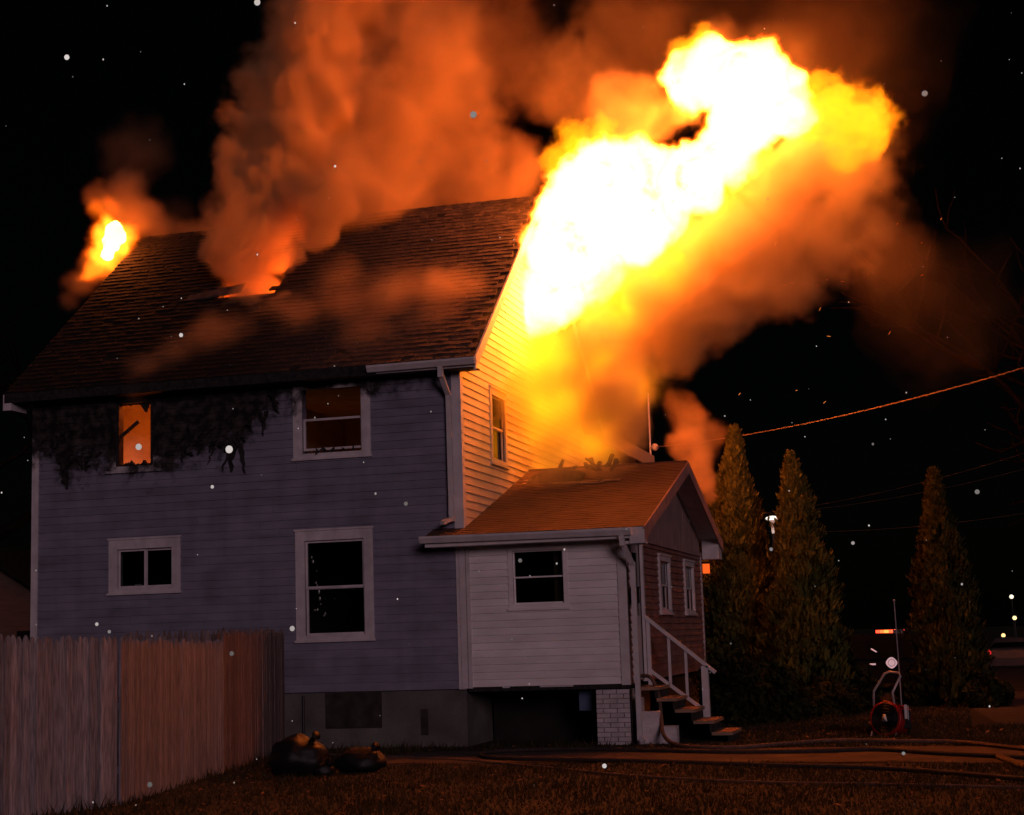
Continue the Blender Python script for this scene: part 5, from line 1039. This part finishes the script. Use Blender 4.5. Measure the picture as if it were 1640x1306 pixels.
SM = smoke_mat('lit_smoke', 1.0, (.62, .60, .58), .0)
R0 = 2.2
fog('smoke_column', [(400, 490, 30, 1.65, 1.), (425, 482, 32, 1.75, 1.), (368, 484, 30, 1.75, 1.), (392, 476, 34, 2.0, 1.), (396, 448, 44, 2.1, 1.), (372, 405, 50, 2.2, 1.), (400, 395, 44, 2.2, 1.), (390, 352, 68, 2.5, 1.), (418, 300, 80, 2.8, 1.), (448, 235, 88, 3.1, 1.), (474, 168, 96, 3.4, .9), (500, 98, 100, 3.7, .65), (530, 25, 100, 4.0, .42), (565, -65, 110, 4.4, .25), (495, 345, 52, 3., .9), (520, 310, 56, 3.2, .8), (455, 400, 34, 2.5, .6)], .05, smoke_mat('column_smoke', 4.2, (.86, .60, .33)), 1., .9, .6, 1.75, .62, .24, None, 'stuff', detail=10.)
fog('roof_smoke', [(560, 300, 90, 3.6, .5), (600, 210, 130, 4.4, .32), (690, 150, 140, 4.8, .22), (640, 290, 90, 5.0, .4), (780, 60, 120, 6, .07), (740, 260, 100, 5.4, .28), (840, 100, 90, 6., .07), (820, 270, 70, 5.6, .25), (680, 20, 130, 5.6, .2), (250, 360, 50, 5.5, .05), (330, 380, 46, 4.6, .3), (560, 120, 110, 4.4, .22), (870, 140, 70, 6, .12)], .075, smoke_mat('roof_smoke', 3.4, (.80, .56, .31)), 1., .9, .5, 1.5, .75, .5, None, 'stuff', detail=9.)
af = empty('attic_fire', (-4.4, 2.4, 7.3), 'fire glowing in the burnt hole of the roof under the smoke column', 'fire')
mb = MB(); mb.lathe([(.0, 0), (.28, .05), (.30, .2), (.16, .45), (.05, .62), (0, .7)], (-4.9, 3.9, 5.8), (0, 0, 1), 14); mb.build('flame', glow('attic_flame', (1, .15, .012), 8.), af, True)
lamp_light('flame_light', (-4.38, 2.75, 6.75), (1, .14, .012), 1000, af, .35)
fog('eave_smoke', [(555, 500, 66, .9, .55), (635, 485, 74, 1.2, .7), (715, 485, 62, 1.3, 1.), (690, 525, 60, .7, .6), (480, 530, 60, .8, .45), (430, 510, 50, 1.3, .5), (350, 550, 60, .5, .5), (285, 575, 50, .2, .4), (235, 600, 40, -.1, .55), (222, 632, 26, -.3, .4), (600, 555, 66, .3, .45), (760, 550, 40, .4, .4), (540, 440, 50, 1.8, .35), (790, 500, 30, 1., .3)], .08, smoke_mat('eave_smoke', 2.0, (.82, .58, .36)), 5., .6, .7, 1.3, .45, .95, None, 'stuff')
fog('fire_smoke', [(880, 640, 84, 2.4, .5), (945, 640, 84, 2.8, .6), (900, 705, 66, 2.4, .6), (960, 720, 62, 2.8, .3), (862, 735, 46, 2.0, .2), (1000, 680, 58, 3.4, .9), (915, 748, 42, 2.3, .2), (865, 600, 66, 1.8, .9), (915, 600, 80, 2.6, 1.), (985, 540, 84, YF, 1.), (1050, 500, 96, YF, 1.), (1120, 440, 100, YF, 1.), (1190, 390, 100, YF, .9), (1250, 320, 84, YF, .9), (1290, 270, 66, YF, .8), (1075, 560, 64, YF, .9), (960, 640, 64, 2.8, .9), (890, 670, 56, 2.6, .4), (880, 735, 40, 2.6, .2), (940, 725, 46, 3., .3), (1000, 690, 40, 4., .6), (1140, 510, 72, YF, .8), (1010, 620, 50, 4, .8),
     (1330, 370, 110, YF, .25), (1240, 450, 100, YF, .35), (1380, 300, 90, YF, .2), (1010, 190, 80, 5., .6), (1080, 190, 50, 5., .7), (930, 130, 90, 6., .15), (1130, 100, 70, 5.5, .15), (1350, 230, 100, 4.6, .4), (1250, 110, 80, 5.5, .1), (1010, 60, 110, 6, .05), (1320, 70, 110, 6, .02), (1430, 420, 90, 5, .04), (1300, 100, 240, 7, .006), (1080, -20, 200, 7, .008), (1500, 480, 160, 6, .005)], 0.075, smoke_mat('fire_smoke', 3.0, (.86, .66, .36)), 9., .8, .6, 1.7, .75, .4, None, 'stuff')
fog('porch_smoke', [(1092, 650, 30, 8.8, .25), (1100, 672, 36, 8.8, .5), (1108, 700, 38, 8.7, .8), (1119, 735, 34, 8.6, 1.), (1127, 765, 28, 8.5, 1.), (1133, 790, 20, 8.5, 1.), (1138, 700, 34, 8.9, .3)], .05, smoke_mat('porch_smoke', 2.8, (.86, .62, .36)), 2., .5, 1.1, 2.2, .5, .6, None, 'stuff', detail=8.)
fog('far_smoke', [(190, 330, 36, LY + .3, .7), (205, 310, 44, LY + .5, .8), (225, 350, 48, LY + .6, .8), (255, 362, 44, 4.4, .35), (160, 312, 26, LY, .7), (215, 245, 70, 5., .16), (130, 455, 30, LY, .6), (118, 482, 22, LY, .35), (150, 425, 34, LY + .2, .5)], .07, smoke_mat('far_smoke', 1.8, (.86, .60, .34)), 4., .4, .9, 1.8, .6, .6, None, 'stuff', detail=8.)
